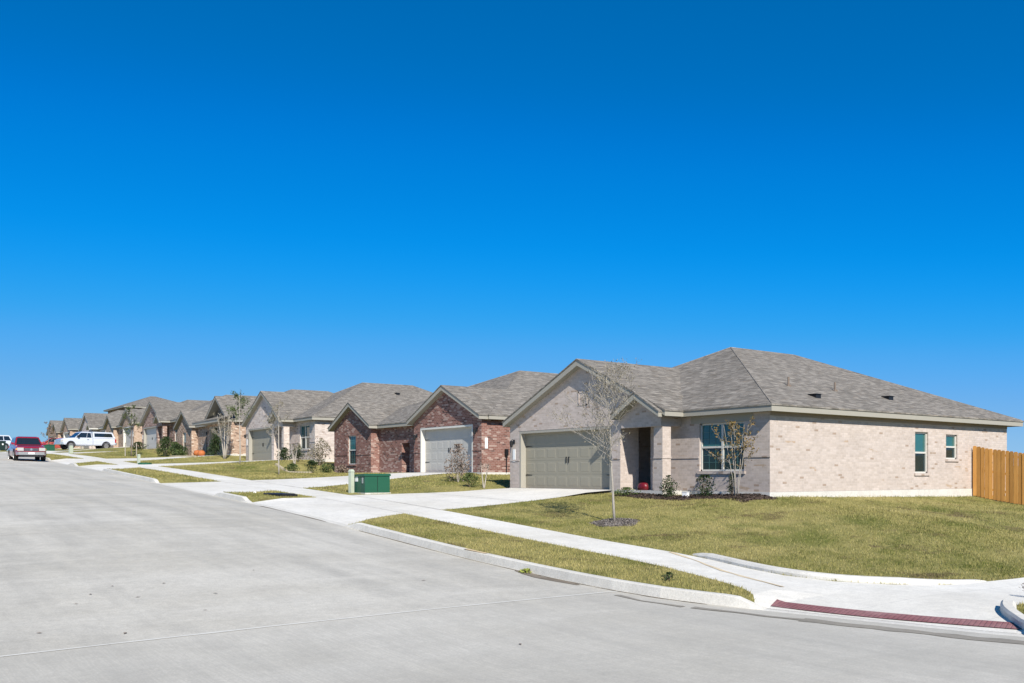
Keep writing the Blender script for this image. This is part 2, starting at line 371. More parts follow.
PY=np.array([-60,6,8.5,16.0,17.5,19.8,22.5,29.4,34.5,49.3,52.5,63.3,67,82,85,96,100.5,116,119.5,130.5,133,148.5,151,162,200,400])
PZ=np.array([-1.8,-1.75,-1.66,-.90,-.665,-.72,-.63,-.60,.02,.03,.83,.86,1.38,1.40,2.28,2.3,2.8,2.8,3.05,3.05,3.4,3.4,3.65,3.65,3.4,2.0])
def T(x,y,D=None,S=None):
    x=np.atleast_1d(np.asarray(x,float)); y=np.atleast_1d(np.asarray(y,float))
    if D is None: D,S=dist(x,y)
    g=G2(x,y); k=KH(S); t=np.clip(D/2.6,0,1); t0=g+k*(1-t)+.09*t+.02*np.clip((D-2.6)/1.5,0,1)
    pad=np.interp(y,PY,PZ)-.015*np.clip(x-23,0,40)*np.clip((20-y)/3,0,1)
    a=np.clip((D-4.1)/7.3,0,1); a=a*.55+.45*a*a*(3-2*a)
    return t0+(pad-t0)*a
def Tz(x,y): return float(T(x,y)[0])
def inpoly(x,y,poly):
    x=np.asarray(x); y=np.asarray(y); r=np.zeros(len(x),bool); n=len(poly)
    for i in range(n):
        x0,y0=poly[i]; x1,y1=poly[(i+1)%n]
        if y0==y1: continue
        c=((y0>y)!=(y1>y))&(x<(x1-x0)*(y-y0)/(y1-y0)+x0); r^=c
    return r
KW=.17
def kq(y,q): return (10+float(off(y))+q,y)
front=[kq(y,2.6) for y in np.arange(215,14.5,-1.5)]+[(12.55,13.5),(12.35,12.2),(12.0,11),(11.62,10),(11.26,9.35),(10.95,8.93),(10.60,8.62)]
ret=[(11.58,5.2),(12.15,5.68),(12.8,6.18),(13.35,6.42)]
back=[kq(y,4.1) for y in np.arange(215,14.5,-1.5)]+[(14.1,13.5),(13.95,12.4),(13.62,11.2),(13.45,10.3),(13.6,9.4),(14.2,8.7),(15.1,8.25),(17,8.05),(30,8.0),(74,8.0)]
pin=[(10.36,8.5),(11.1,5.3)]
walk=front+pin+ret+[(30,6.5),(74,6.5)]+back[::-1]
def spl(a,b,n=5):
    return [(a[0]+(b[0]-a[0])*i/n,a[1]+(b[1]-a[1])*i/n) for i in range(n)]
drives=[]
for kb,q26,q41,gr,gx in DRV:
    def side(i):
        p0=kq(kb[i],0.02); p1=kq(q26[i],2.6); p2=kq(q41[i],4.1); p3=(gx,gr[i])
        mid=((p0[0]+p1[0])/2,(p0[1]*.35+p1[1]*.65))
        return [p0,mid,p1,p2]+[( p2[0]+(p3[0]-p2[0])*t,p2[1]+(p3[1]-p2[1])*min(1,t*1.6)) for t in (.33,.66,1)]
    a=side(0); b=side(1); b[-1]=(gx+.0,gr[1]); drives.append(a+b[::-1])
def to_mesh(name,mat,vx,vy,vz,tris,**k):
    used=np.unique(tris); mp=-np.ones(len(vx),int); mp[used]=np.arange(len(used))
    me=bpy.data.meshes.new(name); me.from_pydata(np.stack([vx[used],vy[used],vz[used]],1).tolist(),[],mp[tris].tolist()); me.update()
    me.materials.append(mat); o=bpy.data.objects.new(name,me); COL.objects.link(o); return tag(o,**k)
def offs_path(d):
    out=[]
    for i in range(len(PATH)):
        a=PATH[max(0,i-1)]; b=PATH[min(len(PATH)-1,i+1)]; v=b-a; v/=np.linalg.norm(v); out.append((PATH[i,0]-v[1]*d,PATH[i,1]+v[0]*d))
    return out
cv=[];ce=[]
def addline(pts,close=False,step=.8):
    b=len(cv); q=[]
    n=len(pts); rng=range(n if close else n-1)
    for i in rng:
        a=pts[i]; c=pts[(i+1)%n]; L=math.hypot(a[0]-c[0],a[1]-c[1]); m=max(1,int(L/(step if a[1]<45 else 3)))
        q+=[(a[0]+(c[0]-a[0])*j/m,a[1]+(c[1]-a[1])*j/m) for j in range(m)]
    if not close: q.append(pts[-1])
    cv.extend(Vector(p) for p in q); k=len(q)
    ce.extend((b+i,b+i+1) for i in range(k-1))
    if close: ce.append((b+k-1,b))
addline(offs_path(KW)); addline(walk,True)
for d in drives: addline(d,True)
addline([(74,1.7),(74,219),(18.4,219)])
for y in np.arange(2.4,45,.62):
    for x in np.arange(10.4,40,.62):
        cv.append(Vector((x+RNG.uniform(-.1,.1),y+RNG.uniform(-.1,.1))))
for y in np.arange(45,218,1.7):
    for x in np.arange(11,40,1.7): cv.append(Vector((x+.01*y%1,y)))
for y in np.arange(3,218,5): 
    for x in np.arange(41,73,5): cv.append(Vector((x+.3,y+.1)))
res=delaunay_2d_cdt(cv,ce,[],0,1e-4)
vx=np.array([v[0] for v in res[0]]); vy=np.array([v[1] for v in res[0]]); tr=np.array([f for f in res[2] if len(f)==3])
D,S=dist(vx,vy); vz=T(vx,vy,D,S)
cx=vx[tr].mean(1); cy=vy[tr].mean(1); Dc,_=dist(cx,cy)
ok=(Dc>KW-.02)&(cx<74)&(cy<219)&(cy>1.6)
cls=np.zeros(len(tr),int)                       # 0 grass 1 walk 10+ driveways
cls[inpoly(cx,cy,walk)]=1
for i,d in enumerate(drives): cls[inpoly(cx,cy,d)]=10+i
cls[~ok]=-1
DRVZ=[]
to_mesh('lawn',M['lawn'],vx,vy,vz,tr[cls==0],kind='structure')
to_mesh('sidewalk',M['walk'],vx,vy,vz,tr[cls==1],kind='structure')
for i in range(len(drives)):
    hz=HOUSES[i]['z']; gx=DRV[i][4]
    z2=vz+np.clip((vx-(gx-2.5))/2.5,0,1)*np.maximum(0,hz-.015-vz)
    if (cls==10+i).any(): to_mesh('driveway',M['drive'],vx,vy,z2,tr[cls==10+i],kind='structure')
# kerb sweep
prof=[(0,-.12,0),(0,0,0),(.03,-.012,1),(.06,0,1),(KW,0,1),(KW,-.15,1)]
mb=MB(); rows=[]; N=len(PATH)
fp=[]
for i in range(N-1):
    m=max(1,int(SEGL[i]/.3)) if PATH[i,1]<60 else 1
    for j in range(m): fp.append((PATH[i]+(PATH[i+1]-PATH[i])*j/m, ARC[i]+SEGL[i]*j/m))
fp.append((PATH[-1],ARC[-1]))
pts=[];fs=[]
for i,(p,s) in enumerate(fp):
    a=fp[max(0,i-1)][0]; b=fp[min(len(fp)-1,i+1)][0]; v=b-a; v=v/np.linalg.norm(v); nx,ny=-v[1],v[0]
    g=float(G2(p[0],p[1])); k=float(KH(s))+.004
    for d,dz,w in prof: pts.append((p[0]+nx*d,p[1]+ny*d,g+(dz*k/.154 if dz>-.1 else dz)+w*k))
n=len(prof)
for i in range(len(fp)-1):
    for j in range(n-1): fs.append((i*n+j,(i+1)*n+j,(i+1)*n+j+1,i*n+j+1))
mb.add(pts,fs).build('kerb',M['kerb'],kind='structure')
# road
def crown(x,y,d):
    t=np.clip(-d/9.4,0,1); return .09*(1-(2*t-1)**2)*np.clip((np.asarray(y)-8)/8,0,1)
cv=[];ce=[]
left=[(.6+float(off(y)),y) for y in np.arange(220,-60,-2.0)]
se=[(74,-8),(17,-8),(14,-8.6),(12,-10),(10.6,-12.4),(10,-15),(10,-60)]
addline([tuple(p) for p in PATH],step=.6); addline(left,step=1.5); addline(se,step=1.5)
for y in np.arange(-58,40,.8):
    for x in np.arange(.9,14,.8): cv.append(Vector((x+.013*y%.1,y)))
for y in np.arange(40,219,2):
    for x in np.arange(1,19,1.6): cv.append(Vector((x,y)))
for x in np.arange(14,74,2):
    for y in np.arange(-7,1,1.6): cv.append(Vector((x,y)))
res=delaunay_2d_cdt(cv,ce,[],0,1e-4)
rx=np.array([v[0] for v in res[0]]); ry=np.array([v[1] for v in res[0]]); rt=np.array([f for f in res[2] if len(f)==3])
rd,_=dist(rx,ry); rz=G2(rx,ry)+crown(rx,ry,rd)
cx=rx[rt].mean(1); cy=ry[rt].mean(1); dc,_=dist(cx,cy)
keep=(dc<0)&(cx>.6+off(cy))&~((cx>10)&(cy<-8)&inpoly(cx,cy,se+[(74,-60)]))
to_mesh('road',M['road'],rx,ry,rz,rt[keep],kind='structure')
def RZ(x,y): 
    d,_=dist(x,y); return float(G2(x,y)+crown(x,y,d)[0])
# left verge, south-east verge, wide ground
mb=MB()
for i in range(len(left)-1):
    (x0,y0),(x1,y1)=left[i],left[i+1]; g0=float(G(y0)); g1=float(G(y1))
    mb.poly([(x0,y0,g0),(x1,y1,g1),(x1,y1,g1+.15),(x0,y0,g0+.15)]); mb.poly([(x0,y0,g0+.15),(x1,y1,g1+.15),(x1-.17,y1,g1+.15),(x0-.17,y0,g0+.15)])
mb.build('kerb',M['kerb'],kind='structure')
mb=MB()
for i in range(len(left)-1):
    (x0,y0),(x1,y1)=left[i],left[i+1]; g0=float(G(y0)); g1=float(G(y1))
    for a,b,m_ in ((.17,2.5,0),(2.5,4,1),(4,60,0)):
        mb.mi=m_; mb.poly([(x0-a,y0,g0+.15),(x1-a,y1,g1+.15),(x1-b,y1,g1+.18),(x0-b,y0,g0+.18)])
mb.build('verge',[M['lawn'],M['walk']],kind='structure')
mb=MB(); g=-1.95
mb.prism(se+[(74,-60)],(g-.3,g+.14),'z'); mb.build('verge',M['lawn'],kind='structure')
xs=[-1500,-500,-150,-60,-20,0,20,60,120,300,900,2500]; ys=list(range(-60,320,10)); ys=[-1500,-400,-150]+ys+[400,600,900,1500,3000]
mb=MB(); pts=[(x,y,float(np.interp(y,GY,GZ))-.45-(abs(x)>300)*3) for y in ys for x in xs]; nx=len(xs)
mb.add(pts,[(j*nx+i,j*nx+i+1,(j+1)*nx+i+1,(j+1)*nx+i) for j in range(len(ys)-1) for i in range(nx-1)]).build('ground',M['earth'],kind='structure')
# road joints, gutter dirt, driveway joints as thin sheets
def strip(name,pts,w,mat,zf,lift=.006,jit=0,**k):
    mb=MB(); q=[]
    for i in range(len(pts)-1):
        a,b=pts[i],pts[i+1]; m=max(1,int(math.hypot(a[0]-b[0],a[1]-b[1])/.35)); q+=[(a[0]+(b[0]-a[0])*j/m,a[1]+(b[1]-a[1])*j/m) for j in range(m)]
    q.append(pts[-1]); P=[];F=[]
    for i,p in enumerate(q):
        a=q[max(0,i-1)]; b=q[min(len(q)-1,i+1)]; L=math.hypot(b[0]-a[0],b[1]-a[1]); nx,ny=-(b[1]-a[1])/L,(b[0]-a[0])/L
        w1=w*(1+random.uniform(-jit,jit)); w0=w*(1+random.uniform(-jit,jit))*.5
        for s in (-w0,w1/2): 
            X,Y=p[0]+nx*s,p[1]+ny*s; P.append((X,Y,zf(X,Y)+lift))
    for i in range(len(q)-1): F.append((2*i,2*i+1,2*i+3,2*i+2))
    return mb.add(P,F).build(name,mat,kind='structure',**k)
strip('road_joint',[(.7,10.6),(4.6,10.66),(9.98,10.8)],.05,M['grout'],RZ,.0045,.3)
strip('road_joint',[(.7,21.0),(10,21.0)],.008,M['darkjoint'],RZ,.007,.5)
sid=[(float(p[0]),float(p[1])) for p in offs_path(-.045)]
gi=[p for p in sid if p[1]<30 and p[0]<16]
strip('gutter_dirt',[p for p in gi if 9<p[1]<20.7],.035,M['dirt'],RZ,.006,.7)
strip('gutter_dirt',[p for p in gi if 21.3<p[1]<28],.05,M['dirt'],RZ,.005,.9)
strip('gutter_dirt',[(9.85,11.6),(9.82,12.6),(9.9,13.4)],.16,M['dirt'],RZ,.006,.9)
gp=[(float(p[0]),float(p[1])) for p in offs_path(-.45)]
wet=concrete('damp_gutter',(.27,.245,.205),stain=.8)
strip('gutter_dirt',[p for p in gp if 3.0<p[1]<7.6],.24,wet,RZ,.006,.3); strip('gutter_dirt',[p for p in gp if 7.2<p[1]<9.3],.12,wet,RZ,.007,.6)
strip('gutter_dirt',[(9.75,9.2),(9.62,9.9),(9.7,10.5)],.10,wet,RZ,.006,.8)
for i in (0,1):
    kb,q26,q41,gr,gx=DRV[i]
    strip('driveway_joint',[kq(q41[0],4.1),kq(q41[1],4.1)],.022,M['darkjoint'],Tz,.006,.4)
    strip('driveway_joint',[kq(q26[0],2.6),kq(q26[1],2.6)],.012,M['darkjoint'],Tz,.006,.4)
    if i==0: strip('driveway_joint',[(17.6,23.35),(17.6,29.45)],.02,M['darkjoint'],Tz,.006,.4)
strip('sand_stain',[(14.05,13.6),(13.5,12.3),(12.9,11.2),(12.5,10.2),(12.1,9.3)],.07,plain('sand_stain',(.60,.49,.33),.9,.1,var=.3,scale=3),Tz,.006,.8)
strip('kerb_stain',[(10.1,14.6),(10.1,15.3)],.10,plain('rust_stain',(.55,.42,.25),.9,.1,var=.3,scale=3),lambda x,y:Tz(10.12,y)+.012,.004,.3)
for k,(x,y) in enumerate(((2.6,13.2),(2.9,13.8),(3.4,13.3),(3.3,14.3),(4.0,14.2),(4.4,13.1),(5.6,14.8),(1.9,11.6),(2.7,11.1),(3.9,12.0),(6.2,8.3),(7.7,12.9))):
    m=MB(); a=k*1.7; L=.032+.008*(k%3); m.add([(-L,0,.002),(0,-L*.4,.006),(L,0,.003),(0,L*.4,.008),(0,0,.011)],[(0,1,4),(1,2,4),(2,3,4),(3,0,4)])
    o=m.build('fallen_leaf',M['barkd']); o.location=(x,y,RZ(x,y)+.006); o.rotation_euler=(0,0,a)
    tag(o,'small dry brown leaf lying on the open road slab','leaf','dry leaves on the road')
# tactile paving plate of the crossing ramp
tp=[]
pa=[np.array(p) for p in offs_path(.30) if 5.3<p[1]<9.1 and p[0]<12]
pb=[np.array(p) for p in offs_path(.92) if 5.3<p[1]<9.1 and p[0]<12.4]
A0,A1,B0,B1=(10.80,8.50),(11.80,5.42),(11.20,8.70),(12.14,5.74)
mb=MB(); n=24
def arcp(a,b,t): 
    bx=.10*math.sin(math.pi*t); return (a[0]+(b[0]-a[0])*t-bx*.9,a[1]+(b[1]-a[1])*t-bx*.3)
for i in range(n+1):
    for (a,b) in ((A0,A1),(B0,B1)):
        x,y=arcp(a,b,i/n); z=Tz(x,y); mb.v.append((x,y,z+.012)); 
mb.f=[(2*i,2*i+1,2*i+3,2*i+2) for i in range(n)]; mb.m=[0]*n
tag(mb.build('tactile_paving',M['tactile']),'long brick-red tactile strip set across the kerb ramp at the corner','tactile paving')
# raised kerbs around the ramp
def smooth(p):
    for _ in range(3):
        q=[p[0]]
        for a,b in zip(p[:-1],p[1:]): q+=[(a[0]*.75+b[0]*.25,a[1]*.75+b[1]*.25),(a[0]*.25+b[0]*.75,a[1]*.25+b[1]*.75)]
        p=q+[p[-1]]
    return p
def kerbwall(name,pts,w,hf,mat,zf=Tz):
    mb=MB(); q=[]; pts=smooth(pts)
    for i in range(len(pts)-1):
        a,b=pts[i],pts[i+1]; m=max(1,int(math.hypot(a[0]-b[0],a[1]-b[1])/.15)); q+=[(a[0]+(b[0]-a[0])*j/m,a[1]+(b[1]-a[1])*j/m) for j in range(m)]
    q.append(pts[-1]); P=[];F=[]; n=len(q)
    for i,p in enumerate(q):
        a=q[max(0,i-1)]; b=q[min(n-1,i+1)]; L=math.hypot(b[0]-a[0],b[1]-a[1]); nx,ny=-(b[1]-a[1])/L,(b[0]-a[0])/L
        z=zf(*p); h=hf(i/(n-1))
        for s,dz in ((-w/2,-.1),(-w/2+.01,h-.05),(-w/2+.05,h-.008),(w/2-.04,h),(w/2-.01,h-.03),(w/2,-.1)): P.append((p[0]+nx*s,p[1]+ny*s,z+dz))
    for i in range(n-1):
        for j in range(5): F.append((i*6+j,(i+1)*6+j,(i+1)*6+j+1,i*6+j+1))
    F+= [tuple(range(6)),tuple((n-1)*6+j for j in range(5,-1,-1))]
    return mb.add(P,F).build(name,mat,kind='structure',smooth=False)
kerbwall('ramp_kerb',[(14.2,13.1),(14.02,12.3),(13.72,11.2),(13.56,10.4),(13.66,9.5),(14.25,8.8),(15.1,8.33),(16.2,8.2)],.2,lambda t:.09*min(1,t*7,(1-t)*3.5)+.012,M['kerb'])
kerbwall('ramp_kerb',[(11.50,5.14),(12.1,5.62),(12.72,6.12),(13.25,6.36)],.21,lambda t:.095*min(1,.5+t*2)+.012,M['kerb'])

# ------------------------------------------------------------------ grass blades
def blades(name,n,xr,yr,dfun,h,w,seed,edge=False):
    rg=np.random.default_rng(seed)
    x=rg.uniform(*xr,n); y=rg.uniform(*yr,n)
    keep=rg.random(n)<dfun(x,y); x=x[keep]; y=y[keep]
    D,S=dist(x,y)
    g=(D>KW+.01)&~inpoly(x,y,walk)
    for d in drives: g&=~inpoly(x,y,d)
    for hh in HOUSES:
        wd=11.8 if hh['p']=='A' else 15; g&=~((x>hh['x']-.1)&(y<hh['y']+.1)&(y>hh['y']-wd-.02)&((y>hh['y']-8.2)|(x>hh['x']+.75 if hh['p']=='A' else True)))
    g&=~((x>20.75)&(x<22.3)&(y>17.1)&(y<20.3)); g&=~((x>20.3)&(x<20.95)&(y>19.2)&(y<22.2)); g&=((x-16.1)**2+(y-17.53)**2>.34)
    x=x[g];y=y[g];z=T(x,y,D[g],S[g]); m=len(x)
    an=rg.uniform(0,2*np.pi,m); hh=h*rg.uniform(.45,1.25,m); ww=w*rg.uniform(.6,1.3,m); ln=rg.uniform(0,.9,m)*hh; la=rg.uniform(0,2*np.pi,m)
    dx=np.cos(an)*ww/2; dy=np.sin(an)*ww/2
    co=np.empty((m,3,3)); co[:,0]=np.stack([x-dx,y-dy,z-.005],1); co[:,1]=np.stack([x+dx,y+dy,z-.005],1)
    co[:,2]=np.stack([x+np.cos(la)*ln,y+np.sin(la)*ln,z+hh],1)
    me=bpy.data.meshes.new(name); me.vertices.add(3*m); me.vertices.foreach_set('co',co.ravel())
    me.loops.add(3*m); me.loops.foreach_set('vertex_index',np.arange(3*m,dtype=np.int32))
    me.polygons.add(m); me.polygons.foreach_set('loop_start',np.arange(0,3*m,3,dtype=np.int32)); me.polygons.foreach_set('loop_total',np.full(m,3,dtype=np.int32))
    me.update(calc_edges=True); me.materials.append(M['blade']); o=bpy.data.objects.new(name,me); COL.objects.link(o); return o
o=blades('grass',420000,(10.1,24),(2,31),lambda x,y:np.clip(1.25-np.hypot(x,y)/40,.3,1),.045,.012,3)
tag(o,'short dormant straw-green grass over the corner lawn and kerb strips','grass',kind='stuff')
o=blades('grass',170000,(10.1,45),(5,26),lambda x,y:(x>21)*np.where(y<17.8,1.,0.),.05,.016,4)
tag(o,'short dormant grass along the side wall of the nearest house','grass',kind='stuff')
o=blades('grass',150000,(10.3,25),(31,95),lambda x,y:np.clip(1.6-y/70,.3,1),.055,.03,5)
tag(o,'short patchy grass in front yards up the street','grass',kind='stuff')

# ------------------------------------------------------------------ houses
def cells(mb,mp,s0,s1,w0,w1,holes,reveal=.1):
    ss=sorted({s0,s1,*[h[0] for h in holes],*[h[1] for h in holes]}); ws=sorted({w0,w1,*[h[2] for h in holes],*[h[3] for h in holes]})
    ss=[a for a in ss if s0<=a<=s1]; ws=[a for a in ws if w0<=a<=w1]
    for i in range(len(ss)-1):
        for j in range(len(ws)-1):
            a,b,c,d=ss[i],ss[i+1],ws[j],ws[j+1]; mx,mw=(a+b)/2,(c+d)/2
            if any(h[0]<mx<h[1] and h[2]<mw<h[3] for h in holes): continue
            mb.poly([mp(a,0,c),mp(b,0,c),mp(b,0,d),mp(a,0,d)])
    for a,b,c,d in holes:
        mb.poly([mp(a,0,c),mp(a,0,d),mp(a,-reveal,d),mp(a,-reveal,c)]); mb.poly([mp(b,0,d),mp(b,0,c),mp(b,-reveal,c),mp(b,-reveal,d)])
        mb.poly([mp(a,0,d),mp(b,0,d),mp(b,-reveal,d),mp(a,-reveal,d)]); mb.poly([mp(b,0,c),mp(a,0,c),mp(a,-reveal,c),mp(b,-reveal,c)])
def fmap(v): return lambda s,d,w:(s,v-d,w)           # front wall at depth v, d outward
def smap(u): return lambda s,d,w:(u+d,s,w)           # right side wall at u, s = depth
def window(root,mp,a,b,c,d,twin=False,detail=True,band=True):
    """double-hung window in hole a..b x c..d; d outward"""
    f=MB(mp); t=.055; z=-.075
    for (p,q,r,s) in ((a,b,c,c+t),(a,b,d-t,d),(a,a+t,c,d),(b-t,b,c,d)): f.box(p+.002,q-.002,z-.05,z+.015,r+.002,s-.002)
    units=[(a+t,b-t)] if not twin else [(a+t,(a+b)/2-.04),((a+b)/2+.04,b-t)]
    if twin: f.box((a+b)/2-.04,(a+b)/2+.04,z-.05,z+.017,c+t,d-t)
    m=(c+d)/2
    for p,q in units: f.box(p,q,z-.03,z+.012,m-.03,m+.03)
    fr=f.build('window',M['vinyl'],root)
    for p,q in units:
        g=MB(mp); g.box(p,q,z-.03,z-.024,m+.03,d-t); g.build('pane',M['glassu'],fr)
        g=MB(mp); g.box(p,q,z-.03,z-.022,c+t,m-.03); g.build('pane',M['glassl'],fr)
        if detail:
            g=MB(mp)
            for k in (1,2): X=p+(q-p)*k/3; g.box(X-.007,X+.007,z-.023,z-.016,c+t,d-t)
            for k in (1,2): 
                for lo,hi in ((c+t,m-.03),(m+.03,d-t)): Y=lo+(hi-lo)*k/3; g.box(p,q,z-.022,z-.015,Y-.007,Y+.007)
            g.build('muntins',M['muntin'],fr)
    if band:
        g=MB(mp); g.box(a-.06,b+.06,-.05,.045,c-.085,c-.004); g.build('sill',root.get('_b') and M[root['_b']] or M['b1'],fr)
    return fr
def garage(root,mp,a,b,h,mat,rec=.24,rows=4,cols=8,hw=True,trim='trim'):
    tr=MB(mp); w=.09
    tr.box(a,a+w,-rec,-.0+.004,0,h); tr.box(b-w,b,-rec,.004,0,h); tr.box(a+w,b-w,-rec,.004,h-w,h); tr.build('door_surround',M[trim],root)
    a+=w;b-=w;h-=w; g=MB(mp); g.box(a,b,-rec-.04,-rec,0.0,h)
    rh=h/rows; cw=(b-a)/cols
    for i in range(rows):
        z=i*rh
        g.box(a,b,-rec,-rec+.004,z+.012,z+rh-.012)
        for j in range(cols):
            x=a+j*cw; m=.065
            g.add([(x+m,-rec+.004,z+m+.02),(x+cw-m,-rec+.004,z+m+.02),(x+cw-m,-rec+.004,z+rh-m-.02),(x+m,-rec+.004,z+rh-m-.02),
                   (x+m+.03,-rec+.010,z+m+.05),(x+cw-m-.03,-rec+.010,z+m+.05),(x+cw-m-.03,-rec+.010,z+rh-m-.05),(x+m+.03,-rec+.010,z+rh-m-.05)],
                  [(4,5,6,7),(0,1,5,4),(1,2,6,5),(2,3,7,6),(3,0,4,7)])
    gd=g.build('garage_door',mat,root)
    if hw:
        for s in (-1,1):
            k=MB(mp); c=(a+b)/2+s*.07; k.box(c-.012,c+.012,-rec+.005,-rec+.035,h*.5-.1,h*.5+.12); k.box(c-.035,c+.035,-rec+.004,-rec+.012,h*.5+.09,h*.5+.12); k.build('door_handle',M['black'],gd)
            for zz in (rh*.95,rh*3.05):
                k=MB(mp); e=a+.02 if s<0 else b-.02
                k.prism([(e,zz-.022),(e-s*.36,zz-.008),(e-s*.4,zz),(e-s*.36,zz+.008),(e,zz+.022)],(-rec+.004,-rec+.02)); k.build('strap_hinge',M['black'],gd)
def hip(root,u0,u1,v0,v1,we,wr,ur,va,vb,sm,trim):
    r=MB(); th=.045; e=.025
    U0,U1,V0,V1=u0-e,u1+e,v0-e,v1+e
    A,B=(ur,va,wr),(ur,vb,wr); c=[(U0,V0,we),(U1,V0,we),(U1,V1,we),(U0,V1,we)]
    r.add([*c,A,B],[(0,1,4),(1,2,5,4),(2,3,5),(3,0,4,5)])
    lo=[(x,y,z-th) for x,y,z in c]; r.add([*c,*lo],[(0,4,5,1),(1,5,6,2),(2,6,7,3),(3,7,4,0),(4,7,6,5)])
    ro=r.build('roof',sm,root)
    k=MB()                                              # ridge and hip caps
    for p,q in ((c[0],A),(c[1],A),(c[2],B),(c[3],B),(A,B)):
        P,Q=Vector(p),Vector(q); P=P+(Q-P)*.01; k.tube([P+Vector((0,0,-.012)),Q+Vector((0,0,-.012))],.03,5)
    k.build('ridge_cap',sm,ro)
    f=MB(); t=.03; z0,z1=we-th-.165,we-th-.001
    f.box(u0,u1,v0,v0+t,z0,z1); f.box(u0,u1,v1-t,v1,z0,z1); f.box(u0,u0+t,v0+t,v1-t,z0,z1); f.box(u1-t,u1,v0+t,v1-t,z0,z1)
    f.build('fascia',trim,ro)
    s=MB(); s.box(u0+t,u1-t,v0+t,v1-t,z0+.012,z0+.024); s.build('soffit',M['soffit'],ro)
    return ro
def gable(root,u0,u1,v0,v1,vw,we,wr,ur,sm,trim,name='gable_roof',ret=True):
    r=MB(); th=.045
    for ue in (u0,u1):
        s=1 if ue>ur else -1; E=ue+s*.025; sl=(wr-we)/abs(ur-ue); wE=we-sl*.025
        V0=v0-.025
        r.hexa([(E,V0,wE-th),(ur,V0,wr-th),(ur,v1,wr-th),(E,v1,wE-th),(E,V0,wE),(ur,V0,wr),(ur,v1,wr),(E,v1,wE)])
    ro=r.build(name,sm,root)
    f=MB(); d=.2
    for ue in (u0,u1):
        b=-.06 if ue==u0 else .06
        f.prism([(ue,we-th-.002),(ur,wr-th-.002),(ur,wr-th-d),(ue,we-th-.165)],(v0,v0+.035))
        x0,x1=sorted((ue,ue+(.03 if ue<ur else -.03))); f.box(x0,x1,v0+.036,v1,we-th-.165,we-th-.02)
    f.build('rake_board',trim,ro)
    s=MB()
    for ue in (u0,u1):
        sg=1 if ue>ur else -1
        s.hexa([(ue-sg*.03,v0+.036,we-.19),(ur,v0+.036,wr-.23),(ur,vw+.05,wr-.23),(ue-sg*.03,vw+.05,we-.19),
                (ue-sg*.03,v0+.036,we-.165),(ur,v0+.036,wr-.205),(ur,vw+.05,wr-.205),(ue-sg*.03,vw+.05,we-.165)])
    s.build('soffit',M['soffit'],ro); return ro
def wlamp(root,mp,s,w):
    l=MB(mp); l.box(s-.045,s+.045,.0,.02,w-.02,w+.14); l.tube([(s,.02,w+.1),(s,.10,w+.15),(s,.14,w+.09)],.012,6)
    l.tube([(s,.14,w+.1),(s,.14,w+.06),(s,.14,w-.13),(s,.14,w-.16)],[.02,.075,.055,.02],6); l.build('wall_lamp',M['black'],root)
def plate(root,mp,s,w):
    p=MB(mp); p.box(s-.075,s+.075,.002,.02,w-.24,w+.24); q=p.build('house_number_plate',M['white'],root)
def tri_wall(mb,v,u0,u1,wb,ur,wr,sl,t=0):
    mb.poly([(u0,v,wb),(u1,v,wb),(u1,v,wr-sl*abs(u1-ur)),(ur,v,wr),(u0,v,wr-sl*abs(ur-u0))])
def vent(root,u,v,w,nx,nw):
    m=MB(); m.box(u-.13,u+.13,v-.13,v+.13,w-.12,w+.08); m.box(u-.16,u+.16,v-.16,v+.16,w+.08,w+.10); return m.build('roof_vent',M['black'],root)
def pipe(root,u,v,w,h=.55):
    m=MB(); m.cyl((u,v,w-.15),.035,h+.15,'z',8); m.cyl((u,v,w-.12),.09,.16,'z',8); return m.build('vent_pipe',M['barkd'],root)
WH=2.385
class PB:                                            # every proud brick course is a part of its own
    def __init__(s,mat,root): s.mat=mat; s.root=root
    def box(s,*a): m=MB(); m.box(*a); m.build('brick_course',s.mat,s.root)
